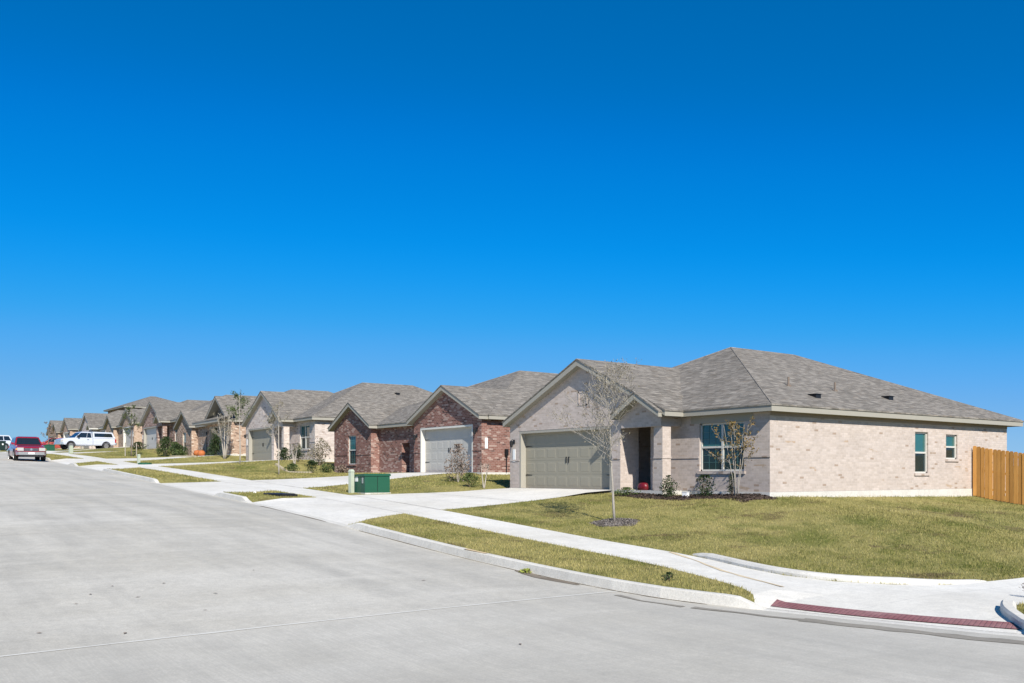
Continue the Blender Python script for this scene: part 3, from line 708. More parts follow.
def house_a(h,k=1.0,bm='b1',dm=None,tm='trim',sm='shingle',near=False,label='',rot=0,vw=.85):
    root=empty('brick_house',(h['x'],h['y'],h['z']),R(-90)-rot,label=label,cat='house',group='brick houses along the street')
    B=M[bm]; root['_b']=bm; tr=M[tm]; S_=M[sm]; K=lambda a:a*k
    Wd=K(11.77); Ld=15.0; rec=.24
    w=MB(); ga,gb=K(.62),K(5.84); pl,pr=K(6.28),K(7.85); pe=K(8.24)
    cells(w,fmap(0),0,pl,0,WH,[(ga,gb,0,2.17)],rec)
    gr=K(4.35); gw=4.58; sl=(gw-2.55)/K(4.4)
    # brick gable with the recessed ornament frame
    oz0,oz1,ou0,ou1=2.95,3.45,gr-.24,gr+.24
    tri_wall(w,0,0.0,gr*2-.3 if gr*2-.3<pe else pe,WH,gr,gw-.16,sl)
    w.poly([(pl,-.002,2.05),(pe,-.002,2.05),(pe,-.002,WH),(pl,-.002,WH)])       # header over porch
    w.box(pr,pe,0.0,.38,0,WH-.002)
    # porch gable face
    pr_=K(7.37); w.poly([(K(6.4),-.07,2.06),(pe,-.07,2.06),(pe,-.07,2.52),(pr_,-.07,3.06),(K(6.4),-.07,2.5)])
    w.poly([(K(6.4),-.07,2.06),(pe,-.07,2.06),(pe,-.004,2.06),(K(6.4),-.004,2.06)]); w.poly([(pe,-.07,2.06),(pe,-.004,2.06),(pe,-.004,2.5),(pe,-.07,2.5)])
    w.poly([(pl,0,0),(pl,vw,0),(pl,vw,WH),(pl,0,WH)])                      # garage side in the porch
    w.box(pe-.28,pe-.002,.382,vw-.002,2.07,WH-.002)
    dl,dr=K(5.75),K(6.85); w.poly([(dl,vw,0),(dl,vw+1.5,0),(dl,vw+1.5,WH),(dl,vw,WH)]); w.poly([(dl,vw,0),(pl,vw,0),(pl,vw,WH),(dl,vw,WH)])
    w.poly([(dl,vw+1.5,0),(dr,vw+1.5,0),(dr,vw+1.5,WH),(dl,vw+1.5,WH)]); w.poly([(dr,vw,0),(dr,vw+1.5,0),(dr,vw+1.5,WH),(dr,vw,WH)])
    wa,wb=K(9.03),K(10.81)
    cells(w,fmap(vw),dr,Wd,0,WH,[(wa,wb,.62,2.12)],.12)
    sw=[(8.6,9.43,.56,1.98),(10.6,11.37,1.06,1.94)]
    cells(w,smap(Wd),vw,Ld,0,WH,sw,.12)
    w.poly([(0,0,0),(0,Ld,0),(0,Ld,WH),(0,0,WH)]); w.poly([(0,Ld,0),(Wd,Ld,0),(Wd,Ld,WH),(0,Ld,WH)])
    w.build('wall',B,root)
    # soldier and rowlock courses, gable ornament
    c=PB(B,root)
    for (p,q,v) in ((0,ga,0),(gb,pl,0),(pr,pe,0),(dr,wa-.02,vw),(wb+.02,Wd,vw)): c.box(p,q+(.0 if q!=Wd else .02),v-.022,v+.01,1.03,1.085)
    c.box(pe,pe+.02,0,.38,1.03,1.085); c.box(ga-.0,gb+.0,-.012,0,2.172,2.37)
    for (p,q,r,s) in ((ou0,ou1,oz0,oz0+.05),(ou0,ou1,oz1-.05,oz1),(ou0,ou0+.05,oz0,oz1),(ou1-.05,ou1,oz0,oz1)): c.box(p,q,-.02,0.0,r,s)
    s=MB(); s.box(-.02,Wd+.02,vw-.03,Ld+.02,-.9,-.004); s.box(-.02,pe+.04,-.03,vw-.03,-.9,-.004); s.build('slab',M['slab'],root)
    garage(root,fmap(0),ga,gb,2.165,dm or M['door'],rec,hw=near or True)
    window(root,fmap(vw),wa,wb,.62,2.12,True,near)
    for a in sw: window(root,smap(Wd),*a,False,False)
    d=MB(); d.box(dl+.03,dr-.05,vw+1.42,vw+1.46,0,2.05); fd=d.build('front_door',M['fdoor'],root)
    d=MB(); d.cyl((dl+.14,vw+1.36,1.0),.03,.06,'y',8); d.build('door_handle',M['black'],fd)
    hip(root,-.25,Wd+.3,vw-.3,Ld+.65,2.57,5.43,K(5.3),vw+5.85,vw+9.75,S_,tr)
    gable(root,-.1,K(8.62),-.28,6.6,0,2.57,gw,gr,S_,tr)
    gable(root,K(6.27),K(8.47),-.42,2.6,-.07,2.545,3.2,K(7.37),S_,tr,'porch_roof')
    pc=MB(); pc.box(pl,pe+.1,.02,vw,WH-.03,WH-.01); pc.build('porch_ceiling',M['soffit'],root)
    if near:
        fr=MB(); fr.box(wa-.35,wb+.35,vw-.012,vw,2.123,WH-.001); fr.build('eave_shade_panel',tr,root)  # beige panel paints the soffit's shade over the twin window
        bz=MB(); bz.box(Wd+.0,Wd+.012,vw,Ld,WH-.13,WH-.001); bz.build('eave_shade_panel',plain('frieze_brick_shadow',(.30,.25,.21),.9,.1),root)  # dark strip paints the soffit's shade along the top of the side wall
    wlamp(root,fmap(0),ga*.45,1.72); plate(root,fmap(0),ga*.45,1.25)
    root.pop('_b',None) if False else None
    return root
def house_b(h,bm='b2',dm=None,tm='trim',sm='shingle',near=False,label='',rot=0,pent=False,Wd=15.0):
    root=empty('brick_house',(h['x'],h['y'],h['z']),R(-90)-rot,label=label,cat='house',group='brick houses along the street')
    B=M[bm]; root['_b']=bm; tr=M[tm]; S_=M[sm]; Ld=15.5
    k=Wd/15.0; K=lambda a:a*k
    w=MB(); g0=K(9.05); ga,gb=K(9.67),K(14.3); vm=.5
    wa,wb=K(1.75),K(2.72)
    cells(w,fmap(0),0,K(4.5),0,WH,[(wa,wb,.45,2.05)],.12)
    tri_wall(w,0,0,K(4.5),WH,K(2.35),3.75,.5)
    w.poly([(K(4.5),0,0),(K(4.5),vm,0),(K(4.5),vm,WH+.3),(K(4.5),0,WH+.3)])
    cells(w,fmap(vm),K(4.5),g0,0,WH,[(K(6.95),K(7.75),0,1.52)],1.4)
    w.poly([(K(6.94),vm+1.4,0),(K(7.76),vm+1.4,0),(K(7.76),vm+1.4,1.6),(K(6.94),vm+1.4,1.6)])
    w.poly([(g0,0,0),(g0,vm,0),(g0,vm,WH),(g0,0,WH)])
    cells(w,fmap(0),g0,Wd,0,WH,[(ga,gb,0,2.17)],.24)
    gr=K(12.05); sl=.5; gw=4.1
    if not pent: tri_wall(w,0,g0,Wd,WH,gr,gw-.16,sl)
    cells(w,smap(Wd),0,Ld,0,WH,[],.1)
    w.poly([(0,0,0),(0,Ld,0),(0,Ld,WH),(0,0,WH)]); w.poly([(0,Ld,0),(Wd,Ld,0),(Wd,Ld,WH),(0,Ld,WH)])
    w.build('wall',B,root)
    c=PB(B,root)
    for (p,q,v) in ((0,wa-.02,0),(wb+.02,K(4.5),0),(g0,ga,0),(gb,Wd,0)): c.box(p,q,v-.022,v+.01,.96,1.015)
    c.box(ga,gb,-.012,0,2.172,2.37); 
    if not pent:
        for (p,q,r,s) in ((gr-.24,gr+.24,2.85,2.9),(gr-.24,gr+.24,3.3,3.35),(gr-.24,gr-.19,2.85,3.35),(gr+.19,gr+.24,2.85,3.35)): c.box(p,q,-.02,0,r,s)
    s=MB(); s.box(-.02,Wd+.02,-.03,Ld+.02,-.9,-.004); s.build('slab',M['slab'],root)
    garage(root,fmap(0),ga,gb,2.165,dm or M['doorw'],.24,hw=True,trim='trimw' if not pent else 'trim')
    window(root,fmap(0),wa,wb,.45,2.05,False,near)
    d=MB(); d.box(K(7.0),K(7.7),vm+1.34,vm+1.38,0,1.50); fd=d.build('front_door',M['fdoor'],root)
    hip(root,-.3,Wd+.3,vm-.3,Ld+.3,2.57,5.6,K(8.2),7.2,10.4,S_,tr)
    gable(root,-.25,K(4.8),-.28,4.2,0,2.57,3.9,K(2.35),S_,tr,'window_gable_roof')
    if pent:
        gable(root,g0-.1,Wd+.0,-.28,6.0,.35,2.6,4.45,gr,S_,tr)
        g=MB(); g.poly([(g0-.1,.3,2.4),(Wd,.3,2.4),(gr,.3,4.25)]); g.build('gable_siding',M['shingle2'],root)
        p=MB(); a0,a1=g0-.5,Wd+.3
        p.hexa([(a0,-1.05,2.50),(a1,-1.05,2.50),(a1,.33,2.93),(a0,.33,2.93),(a0,-1.05,2.55),(a1,-1.05,2.55),(a1,.33,2.98),(a0,.33,2.98)]); pr=p.build('pent_roof',S_,root)
        p=MB(); p.box(a0+.03,a1-.03,-1.02,-.99,2.33,2.498); p.box(a0+.03,a1-.03,-.99,.0,2.36,2.375); p.build('fascia',tr,pr)
    else:
        gable(root,g0-.25,Wd+.2,-.28,6.0,0,2.57,gw,gr,S_,tr)
    if near:
        mt=MB(smap(Wd)); mt.box(1.25,1.4,.02,.12,.75,1.05); mt.tube([(1.32,.08,.75),(1.32,.08,.0)],.018,6); mt.build('gas_meter',M['black'],root)
    wlamp(root,fmap(0),(g0+ga)/2,1.75); wlamp(root,fmap(0),(gb+Wd)/2,1.85)
    if not pent: plate(root,smap(Wd),.25,1.3) if near else plate(root,fmap(0),(gb+Wd)/2,1.3)
    return root
ROT=R(2.3)
H1=house_a(HOUSES[0],1.0,'b1',near=True,label='nearest house, pale blush brick with greige garage and long side wall on the corner lot')
H2=house_b(HOUSES[1],'b2',near=True,label='dark red brick house with a pale garage door, next door to the corner house')
H3=house_a(HOUSES[2],.90,'b3',near=False,label='pale rose brick house with tall garage gable, left of the dark red brick house',rot=ROT,vw=.8)
H4=house_b(HOUSES[3],'b4',M['doord'],near=False,label='tan brick house with shaded taupe garage under a pent roof and two pumpkins beside it',rot=ROT,pent=True)
H5=house_a(HOUSES[4],1.0,'b5',M['doorw'],sm='shingle2',label='mauve-brown brick house left of the tan one, steep brick gable over the garage',rot=ROT)
H6=house_b(HOUSES[5],'b6',sm='shingle2',label='peach brick house directly behind the white pickup, white garage door at its right',rot=ROT)
H7=house_a(HOUSES[6],1.0,'b3',tm='trimw',sm='shingle2',label='far house with a white-looking front gable rising above the white pickup cab',rot=ROT)
H8=house_b(HOUSES[7],'b4',sm='shingle2',label='far tan house with small gable, second from the far end of the row',rot=ROT)
H9=house_a(HOUSES[8],1.0,'b6',sm='shingle2',label='farthest house at the left end of the row, tan gable against the sky',rot=ROT)
for o in (H1,H2,H3,H4,H5,H6,H7,H8,H9):
    if '_b' in o: del o['_b']
# roof furniture of the corner house (right slope: u = 11.35 -> ridge 5.3)
def rz1(u): return 2.57+(12.07-u)/(12.07-5.3)*2.86
for u,v in ((11.08, 3.97),(10.6, 8.85)): vent(H1,u,v,rz1(u),0,0)
for u,v in ((10.06, 3.97),(10.17, 6.35)): pipe(H1,u,v,rz1(u),.3)
def rz3(u): return 2.57+(10.89-u)/(10.89-4.77)*2.86
vent(H3,6.6,8.4,rz3(6.6),0,0)

# two-storey house in the next street
h=empty('two_storey_house',(40,176.5,4.2),R(-90),label='two-storey house whose brown hip roof rises highest behind the row',cat='house')
w=MB(); up=[(2.0,3.4,5.2,6.4),(5.4,6.8,5.2,6.4),(9,10.4,5.2,6.4)]
cells(w,fmap(0),0,13,-.8,6.95,up,.1); cells(w,smap(13),0,12,-.8,6.95,[(3,4.2,5.2,6.4)],.1)
w.poly([(0,0,-.8),(0,12,-.8),(0,12,6.95),(0,0,6.95)]); w.poly([(0,12,-.8),(13,12,-.8),(13,12,6.95),(0,12,6.95)]); w.build('wall',M['b5'],h)
for a in up: window(h,fmap(0),*a,False,False,False)
window(h,smap(13),3,4.2,5.2,6.4,False,False,False)
hip(h,-.6,13.6,-.6,12.6,7.15,9.5,6.5,5.6,6.4,M['shingle2'],M['trim'])

# ------------------------------------------------------------------ fence
f=empty('wooden_fence',(33.75,17.5,0),0,label='tall orange cedar privacy fence at the right edge, beside the side wall',cat='fence')
y=17.48; i=0; rails=[]
while y>9.5:
    zb=Tz(33.75,y)-.02; top=Tz(33.75,y)+1.83+random.uniform(-.012,.012)
    wd=.136+random.uniform(-.006,.006); m=MB(); x0=random.uniform(-.009,.009)
    y1=y-17.5-wd; y0=y-17.5
    m.prism([(y1,zb+.03),(y0,zb+.03),(y0,top-.03),(y0-.03,top),(y1+.03,top),(y1,top-.03)],(x0-.009,x0+.009),'x'); m.build('picket',M['fence'],f)
    y-=wd+.011; i+=1
for dz in (.35,1.0,1.65):
    m=MB(); m.hexa([(.012,-8.5,Tz(33.75,9.0)+dz-.04),(.05,-8.5,Tz(33.75,9.0)+dz-.04),(.05,-.05,Tz(33.75,17.4)+dz-.04),(.012,-.05,Tz(33.75,17.4)+dz-.04),
                    (.012,-8.5,Tz(33.75,9.0)+dz+.04),(.05,-8.5,Tz(33.75,9.0)+dz+.04),(.05,-.05,Tz(33.75,17.4)+dz+.04),(.012,-.05,Tz(33.75,17.4)+dz+.04)]); m.build('rail',M['fence'],f)
for yy in (-.1,-2.5,-4.9,-7.3):
    m=MB(); z=Tz(33.75,17.5+yy); m.box(.052,.14,yy-.045,yy+.045,z-.2,z+1.8); m.build('post',M['fence'],f)

# ------------------------------------------------------------------ plants
def leaf_cloud(mb,pts,size,rg):
    for p in pts:
        s=size*rg.uniform(.6,1.4); a=Vector((rg.uniform(-1,1),rg.uniform(-1,1),rg.uniform(-1,1))).normalized(); b=a.orthogonal().normalized(); b.rotate(Matrix.Rotation(rg.uniform(0,6.28),3,a)); c=a.cross(b)
        p=Vector(p); mb.add([tuple(p-b*s),tuple(p+c*s*.5),tuple(p+b*s),tuple(p-c*s*.5)],[(0,1,2,3)])
def grow(mb,tips,p,d,L,r,lv,rg,spread=.6,upb=.25,nch=3,seg=3):
    r=max(r,.0052)
    path=[p]; rad=[r]; q=p.copy(); dd=d.copy()
    for i in range(seg):
        dd=(dd+Vector((rg.uniform(-1,1),rg.uniform(-1,1),rg.uniform(-.5,.8)))*.13).normalized(); q=q+dd*(L/seg); path.append(q.copy()); rad.append(r*(1-.55*(i+1)/seg))
    mb.tube(path,rad,5 if r>.01 else 3,cap=False)
    for k in range(1,len(path)): tips.append((path[k],lv))
    if lv<=0: return
    for k in range(nch):
        t=rg.uniform(.3,1.0); i=min(seg-1,int(t*seg)); s=path[i].lerp(path[i+1],t*seg-i)
        side=Vector((rg.uniform(-1,1),rg.uniform(-1,1),0)); nd=(dd*(1-spread)+side*spread+Vector((0,0,upb))).normalized()
        grow(mb,tips,s,nd,L*rg.uniform(.5,.75),r*.55,lv-1,rg,spread,upb,nch,seg)
def tree(name,label,cat,x,y,h,trunk_r,crown0,bark,leaf,nleaf,lsize,seed,spread=.55,nb=9,blen=.3,lean=(0,0),group=None,stakes=False,lv=2,stems=1,jit=.07,z=None):
    rg=random.Random(seed); z0=Tz(x,y) if z is None else z
    root=empty(name,(x,y,z0),0,label=label,cat=cat,group=group)
    mb=MB(); tips=[]
    for s in range(stems):
        a=6.28*s/max(1,stems)+rg.uniform(-.3,.3); sp=0 if stems==1 else .16*h
        path=[];rad=[]; n=8; wob=Vector((0,0,0))
        for i in range(n+1):
            t=i/n; wob+=Vector((rg.uniform(-1,1),rg.uniform(-1,1),0))*.012*h*.3
            path.append(Vector((math.cos(a)*sp*(t**1.1+.08)*(1 if stems>1 else 0)+lean[0]*t,math.sin(a)*sp*(t**1.1+.08)*(1 if stems>1 else 0)+lean[1]*t,h*t*(1 if stems==1 else rg.uniform(.97,1.0))-.05))+wob)
            rad.append(trunk_r*(1-.85*t)+.003)
        mb.tube(path,rad,8 if stems==1 else 5)
        for k in range(nb):
            t=crown0+(1-crown0)*(k+rg.random())/nb*.93; i=min(n-1,int(t*n)); p=path[i].lerp(path[i+1],t*n-i)
            aa=rg.uniform(0,6.28); el=rg.uniform(.3,.9); d=Vector((math.cos(aa)*math.cos(el),math.sin(aa)*math.cos(el),math.sin(el)))
            L=h*blen*(1.15-.75*(t-crown0)/(1-crown0))*rg.uniform(.7,1.15)
            grow(mb,tips,p,d,L,max(.004,trunk_r*.38*(1.1-t)),lv,rg,spread)
    mb.build('trunk',bark,root,smooth=True)
    lf=MB(); pts=[]
    for i in range(nleaf):
        p,l=tips[rg.randrange(len(tips))]; pts.append(p+Vector((rg.gauss(0,1),rg.gauss(0,1),rg.gauss(0,1)))*jit*(.5 if l<1 else .8))
    leaf_cloud(lf,pts,lsize,rg); lf.build('crown',leaf,root)
    if stakes:
        for s in (-1,1):
            k=MB(); k.cyl((s*.45,.1,-.05),.035,1.2,'z',6); k.build('stake',M['bark'],root)
    return root
def shrub(label,x,y,r,h,leaf,n,lsize,seed,name='shrub',group='foundation shrubs',cat='shrub',z=None,shape='round',bark=None):
    rg=random.Random(seed); z0=Tz(x,y) if z is None else z
    root=empty(name,(x,y,z0),0,label=label,cat=cat,group=group)
    st=MB(); pts=[]
    ns=7
    for k in range(ns):
        a=6.28*k/ns+rg.uniform(-.4,.4); rr=r*rg.uniform(.3,.9); hh=h*rg.uniform(.6,1)
        pth=[Vector((0,0,-.03)),Vector((math.cos(a)*rr*.45,math.sin(a)*rr*.45,hh*.45)),Vector((math.cos(a)*rr*(.6 if shape=='cone' else 1),math.sin(a)*rr*(.6 if shape=='cone' else 1),hh*.92))]
        st.tube(pth,[.012,.008,.003],4)
    st.build('stem',bark or M['barkd'],root)
    cl=[(rg.gauss(0,.5),rg.gauss(0,.5),rg.uniform(.12,1),rg.uniform(.12,.3)) for _ in range(9)]
    n=int(n*2.2)
    for i in range(n):
        c=cl[rg.randrange(len(cl))]; t=max(.04,min(1,c[2]+rg.gauss(0,.13))); fr=(1-t*.85) if shape=='cone' else (math.sin(math.pi*(.12+.83*t))**.6)
        px=c[0]*.7+rg.gauss(0,.35); py=c[1]*.7+rg.gauss(0,.35); L=math.hypot(px,py)
        if L>1: px/=L;py/=L
        pts.append((px*r*fr,py*r*fr,t*h))
    lf=MB(); leaf_cloud(lf,pts,lsize,rg); lf.build('foliage',leaf,root); return root
TG='young street and yard trees'
tree('young_tree','slender grey young tree in a mulch ring on the corner lawn','tree',16.1,17.53,3.75,.034,.36,M['barkt'],M['leafgrey'],2300,.020,11,nb=24,blen=.30,lean=(-.16,.15),group=TG,lv=3,spread=.6,jit=.09)
tree('young_tree','thin bare-topped young tree in front of the pale rose house garage','tree',18.18,44.58,3.6,.035,.42,M['bark'],M['leafgrey'],700,.03,12,nb=11,blen=.2,lean=(0,.1),group=TG,stakes=False)
tree('young_tree','young tree with green upper leaves, between the pale rose and tan houses','tree',19.55,53.87,4.1,.04,.5,M['bark'],M['leafgreen'],1100,.045,13,nb=11,blen=.22,group=TG)
x_,y_=20.2,81.1
tree('young_tree','tall thin staked tree just right of the white pickup','tree',x_,y_,4.2,.05,.35,M['barkd'],M['leafgreen'],1000,.05,14,nb=12,blen=.2,group=TG,stakes=True)
tree('young_tree','tiny bare tree against the sky just right of the red car','tree',21.7,126,3.3,.05,.3,M['barkd'],M['leafpink'],500,.06,15,nb=9,blen=.25,group=TG)
tree('yard_tree','multi-stemmed pale tree in front of the shaded taupe garage','tree',22.5,65.0,3.2,.05,.35,M['bark'],M['leafgrey'],700,.045,16,nb=6,blen=.22,stems=4,group=TG)
tree('crepe_myrtle','multi-stemmed small tree with yellow-brown leaves by the twin window','small tree',21.3,18.0,2.2,.014,.35,M['barkt'],M['leafyel'],900,.032,17,nb=4,blen=.30,stems=5,group='small ornamental trees',lv=1,z=Tz(21.3,18.0))
tree('crepe_myrtle','pair of pale cut-back stems with sparse twigs by the red brick side wall','small tree',20.6,29.95,1.0,.03,.6,M['bark'],M['leafpink'],160,.025,18,nb=4,blen=.3,stems=2,group='small ornamental trees',lv=1)
tree('crepe_myrtle','short pale stems in the bed by the door of the pale rose house','small tree',22.0,51.6,1.2,.04,.55,M['bark'],M['leafgrey'],160,.04,19,nb=4,blen=.3,stems=2,group='small ornamental trees',lv=1)
shrub('dusty pink leafy shrub in front of the red house garage',20.7,31.95,.55,1.55,M['leafpink'],800,.035,21,group='yard shrubs',bark=M['bark'])
shrub('low green shrub beside the dusty pink one',20.3,30.5,.4,.55,M['leafgreen'],400,.03,22,group='yard shrubs')
shrub('upright green shrub in the corner house bed, nearest the porch pillar',20.85,20.2,.32,.70,M['leafever'],420,.028,23)
shrub('green shrub in the bed below the left half of the twin window',21.25,19.15,.34,.68,M['leafever'],420,.028,24)
shrub('dark narrow shrub below the right half of the twin window',21.6,18.4,.18,.72,M['leafever'],260,.026,25)
shrub('low spreading green plant at the left end of the mulch bed',20.65,21.9,.45,.26,M['leafgreen'],330,.028,26)
shrub('grey-green leafy shrub at the right corner of the pale rose house',23.4,51.2,.7,1.6,M['leafgrey'],600,.045,27)
shrub('small dark shrub by the pale rose house porch',22.6,54.6,.55,.8,M['leafever'],450,.045,28)
shrub('small dark shrub beside the pale stems',22.8,52.9,.4,.9,M['leafever'],350,.04,29)
for i,(x,y,r,hh,c,l) in enumerate(((20.9,49.4,.45,.5,'leafgreen','first shrub from the left in the stone-edged bed by the red house corner'),(21.6,48.3,.5,.7,'leafever','second, darker shrub in the stone-edged bed by the red house corner'),(22.0,47.2,.45,.55,'leafgreen','shrub under the left gable window of the red house'),(22.3,46.0,.35,.45,'leafpink','dry brown shrub right of the red house gable window'))):
    shrub(l,x,y,r,hh,M[c],350,.04,40+i)
shrub('conical evergreen shrub before the shaded taupe garage',22.9,68.2,.75,2.0,M['leafever'],900,.06,33,shape='cone',group='yard shrubs')
for i,(x,y,r,hh,c,l) in enumerate(((22.5,79.5,.8,1.7,'leafever','tall dark shrub at the left end of the tan house bed'),(22.6,77.5,.7,1.2,'leafgreen','green shrub second from left in the tan house bed'),(22.5,75.8,.7,1.0,'leafever','dark shrub under the tan house window'),(23.0,81.4,.7,1.6,'leafgreen','tall green shrub between the tan and mauve houses'),(22.0,73.9,.6,.55,'leafgreen','low shrub left of the two pumpkins'))):
    shrub(l,x,y,r,hh,M[c],480,.06,50+i)
shrub('low shrub at the foot of the mauve house garage wall',22.5,87.5,.8,.7,M['leafever'],350,.06,57)
# pumpkins
def pumpkin(x,y,r,label):
    root=empty('pumpkin',(x,y,Tz(x,y)+.0),0,label=label,cat='pumpkin',group='pumpkins by the garage')
    m=MB(); n=32;k=10; pts=[];fs=[]
    for j in range(k+1):
        ph=math.pi*j/k
        for i in range(n):
            a=2*math.pi*i/n; rr=r*(math.sin(ph)**.8 if 0<j<k else .02)*(1-.07*abs(math.cos(a*4))); pts.append((rr*math.cos(a),rr*math.sin(a),r*.8-r*.8*math.cos(ph)))
    for j in range(k):
        for i in range(n): fs.append((j*n+i,j*n+(i+1)%n,(j+1)*n+(i+1)%n,(j+1)*n+i))
    m.add(pts,fs).build('fruit',M['pumpkin'],root,smooth=True)
    m=MB(); m.tube([(0,0,r*1.52),(.02,0,r*1.7),(.07,0,r*1.85)],[.05,.03,.025],6); m.build('stalk',M['barkd'],root)
pumpkin(23.2,73.3,.31,'left one of two orange pumpkins beside the taupe garage')
pumpkin(23.1,72.0,.29,'right one of two orange pumpkins beside the taupe garage')
# mulch
def chips(name,label,inside,bbox,n,mat,h,seed,sz=.03):
    rg=random.Random(seed); mb=MB(); c=0
    while c<n:
        x=rg.uniform(bbox[0],bbox[1]); y=rg.uniform(bbox[2],bbox[3]); e=inside(x,y)
        if e<=0: continue
        z=Tz(x,y)+h*min(1,e*2.5)*rg.uniform(.1,1); a=rg.uniform(0,3.14); L=sz*rg.uniform(.6,1.8); wv=sz*.35; dx,dy=math.cos(a)*L,math.sin(a)*L; ex,ey=-math.sin(a)*wv,math.cos(a)*wv; t=rg.uniform(-.02,.02)
        mb.add([(x-dx-ex,y-dy-ey,z-t),(x+dx-ex,y+dy-ey,z+t),(x+dx+ex,y+dy+ey,z+t+.006),(x-dx+ex,y-dy+ey,z-t+.006),(x,y,z-.015)],[(0,1,2,3),(0,1,4),(2,3,4),(1,2,4),(3,0,4)]); c+=1
    tag(mb.build(name,mat),label,'mulch',kind='stuff')
def mound(name,inside,bbox,mat,h,step=.12):
    mb=MB(); nx=int((bbox[1]-bbox[0])/step)+1; ny=int((bbox[3]-bbox[2])/step)+1
    for j in range(ny):
        for i in range(nx):
            x=bbox[0]+i*step;y=bbox[2]+j*step; e=inside(x,y); mb.v.append((x,y,Tz(x,y)+(h*min(1,e*2.5)*.7 if e>0 else -.05)+random.uniform(-.008,.008)))
    for j in range(ny-1):
        for i in range(nx-1): mb.f.append((j*nx+i,j*nx+i+1,(j+1)*nx+i+1,(j+1)*nx+i)); mb.m.append(0)
    return mb
ring=lambda x,y:.62-math.hypot(x-16.1,y-17.53)*(1+.08*math.sin(5*math.atan2(y-17.53,x-16.1)))
bed=lambda x,y:max(min(x-20.7+.15*math.sin(y*3),22.22-x,y-17.1+.1*math.sin(x*5),20.3-y),min(x-20.25+.1*math.sin(y*4),21.34-x,y-19.0,22.3-y))
tag(mound('mulch_ring',ring,(15.3,16.9,16.7,18.4),M['mulchg'],.07).build('mulch_ring',M['mulchg'],smooth=True),'grey mulch ring around the slender tree on the corner lawn','mulch',kind='stuff')
chips('mulch_chips','grey wood chips around the slender tree trunk',ring,(15.4,16.8,16.8,18.3),1500,M['mulchg'],.085,3,.025)
tag(mound('mulch_bed',bed,(20.1,22.4,16.9,22.5),M['mulch'],.08).build('mulch_bed',M['mulch'],smooth=True),'dark mulch bed below the twin window of the corner house','mulch',kind='stuff')
chips('mulch_chips','dark wood chips in the bed below the twin window',bed,(20.1,22.25,17.0,22.4),4200,M['mulch'],.10,4,.03)
# stone edging of distant beds
def edging(pts,label,seed):
    rg=random.Random(seed); root=empty('stone_edging',(pts[0][0],pts[0][1],Tz(*pts[0])),0,label=label,cat='edging',group='stone bed edgings'); k=0
    x0,y0,z0=root.location
    for i in range(len(pts)-1):
        a,b=pts[i],pts[i+1]; L=math.hypot(b[0]-a[0],b[1]-a[1]); n=int(L/.26)
        for j in range(n):
            x=a[0]+(b[0]-a[0])*j/n; y=a[1]+(b[1]-a[1])*j/n; z=Tz(x,y); m=MB(); s=.10
            P=[]
            for zz,q in ((-.05,1.1),(.05,1.1),(.10,.85)):
                for t in range(7): an=t*6.28/7+rg.uniform(-.1,.1); P.append((x-x0+s*q*math.cos(an)*rg.uniform(.85,1.1),y-y0+s*1.15*q*math.sin(an),z-z0+zz))
            F=[(r*7+t,r*7+(t+1)%7,(r+1)*7+(t+1)%7,(r+1)*7+t) for r in range(2) for t in range(7)]+[tuple(range(14,21))]
            m.add(P,F).build('stone',M['stone'],root); k+=1
edging([(20.9,51.6),(20.6,48.8),(20.9,46.6)],'pale stone bed edging between the pale rose and red brick houses',1)
edging([(21.5,74.5),(21.2,70),(21.0,66.5)],'pale stone edging along the front of the tan house',2)
# ------------------------------------------------------------------ street things
def transformer(x,y,rz,label):
    r=empty('utility_transformer',(x,y,Tz(x,y)),rz,label=label,cat='transformer box',group='green utility boxes')
    m=MB(); m.box(-.52,.52,-.47,.47,-.08,.02); m.build('pad',M['slab'],r)
    m=MB(); w=.50; 
    m.prism([(-.42,.02),(.42,.02),(.42,.60),(.36,.64),(-.38,.67),(-.42,.64)],(-w,w),'x'); m.build('cabinet',M['green'],r)
    m=MB(); m.prism([(-.45,.62),(.45,.58),(.45,.605),(.38,.675),(-.40,.70),(-.45,.665)],(-w-.03,w+.03),'x'); m.build('lid',M['green'],r)
    m=MB(); m.box(-.006,.006,-.432,-.42,.06,.60); m.build('door_seam',M['black'],r)
    m=MB(); m.box(-w-.008,-w,.12,.36,.42,.62); m.build('warning_label',M['white'],r)
    m=MB(); m.box(-w-.03,-w,-.3,-.24,.36,.56); m.build('padlock_hasp',M['chrome'],r)
    return r
transformer(15.85,30.2,R(0),'dark green metal utility box on the grass between the first two driveways')
transformer(18.6,107.9,0,'distant green utility box in front of the parked pickup bonnet')
def pedestal(x,y,h,label,w=.075):
    r=empty('utility_pedestal',(x,y,Tz(x,y)),.2,label=label,cat='utility post',group='pale utility pedestals')
    m=MB(); m.box(-w,w,-w,w,-.1,h*.9); m.build('housing',M['paleg'],r)
    m=MB(); m.hexa([(-w-.015,-w-.015,h*.9),(w+.015,-w-.015,h*.9),(w+.015,w+.015,h*.9),(-w-.015,w+.015,h*.9),(-w*.7,-w*.7,h),(w*.7,-w*.7,h),(w*.7,w*.7,h),(-w*.7,w*.7,h)]); m.build('cap',M['paleg'],r)
pedestal(15.2,30.55,.86,'pale green utility post standing left of the nearest green box')
pedestal(15.9,62.0,.62,'short pale utility post in front of the tan house lawn')
pedestal(17.2,89.5,.72,'white utility post in front of the pickup front wheel',.14)
r=empty('valve_box',(16.1,61.3,Tz(16.1,61.3)),0,label='low green utility lid beside the short pale post',cat='utility lid')
m=MB(); m.cyl((0,0,-.05),.42,.13,'z',16); m.build('rim',M['green'],r); m=MB(); m.cyl((0,0,.08),.36,.025,'z',16); m.build('lid',M['green'],r)
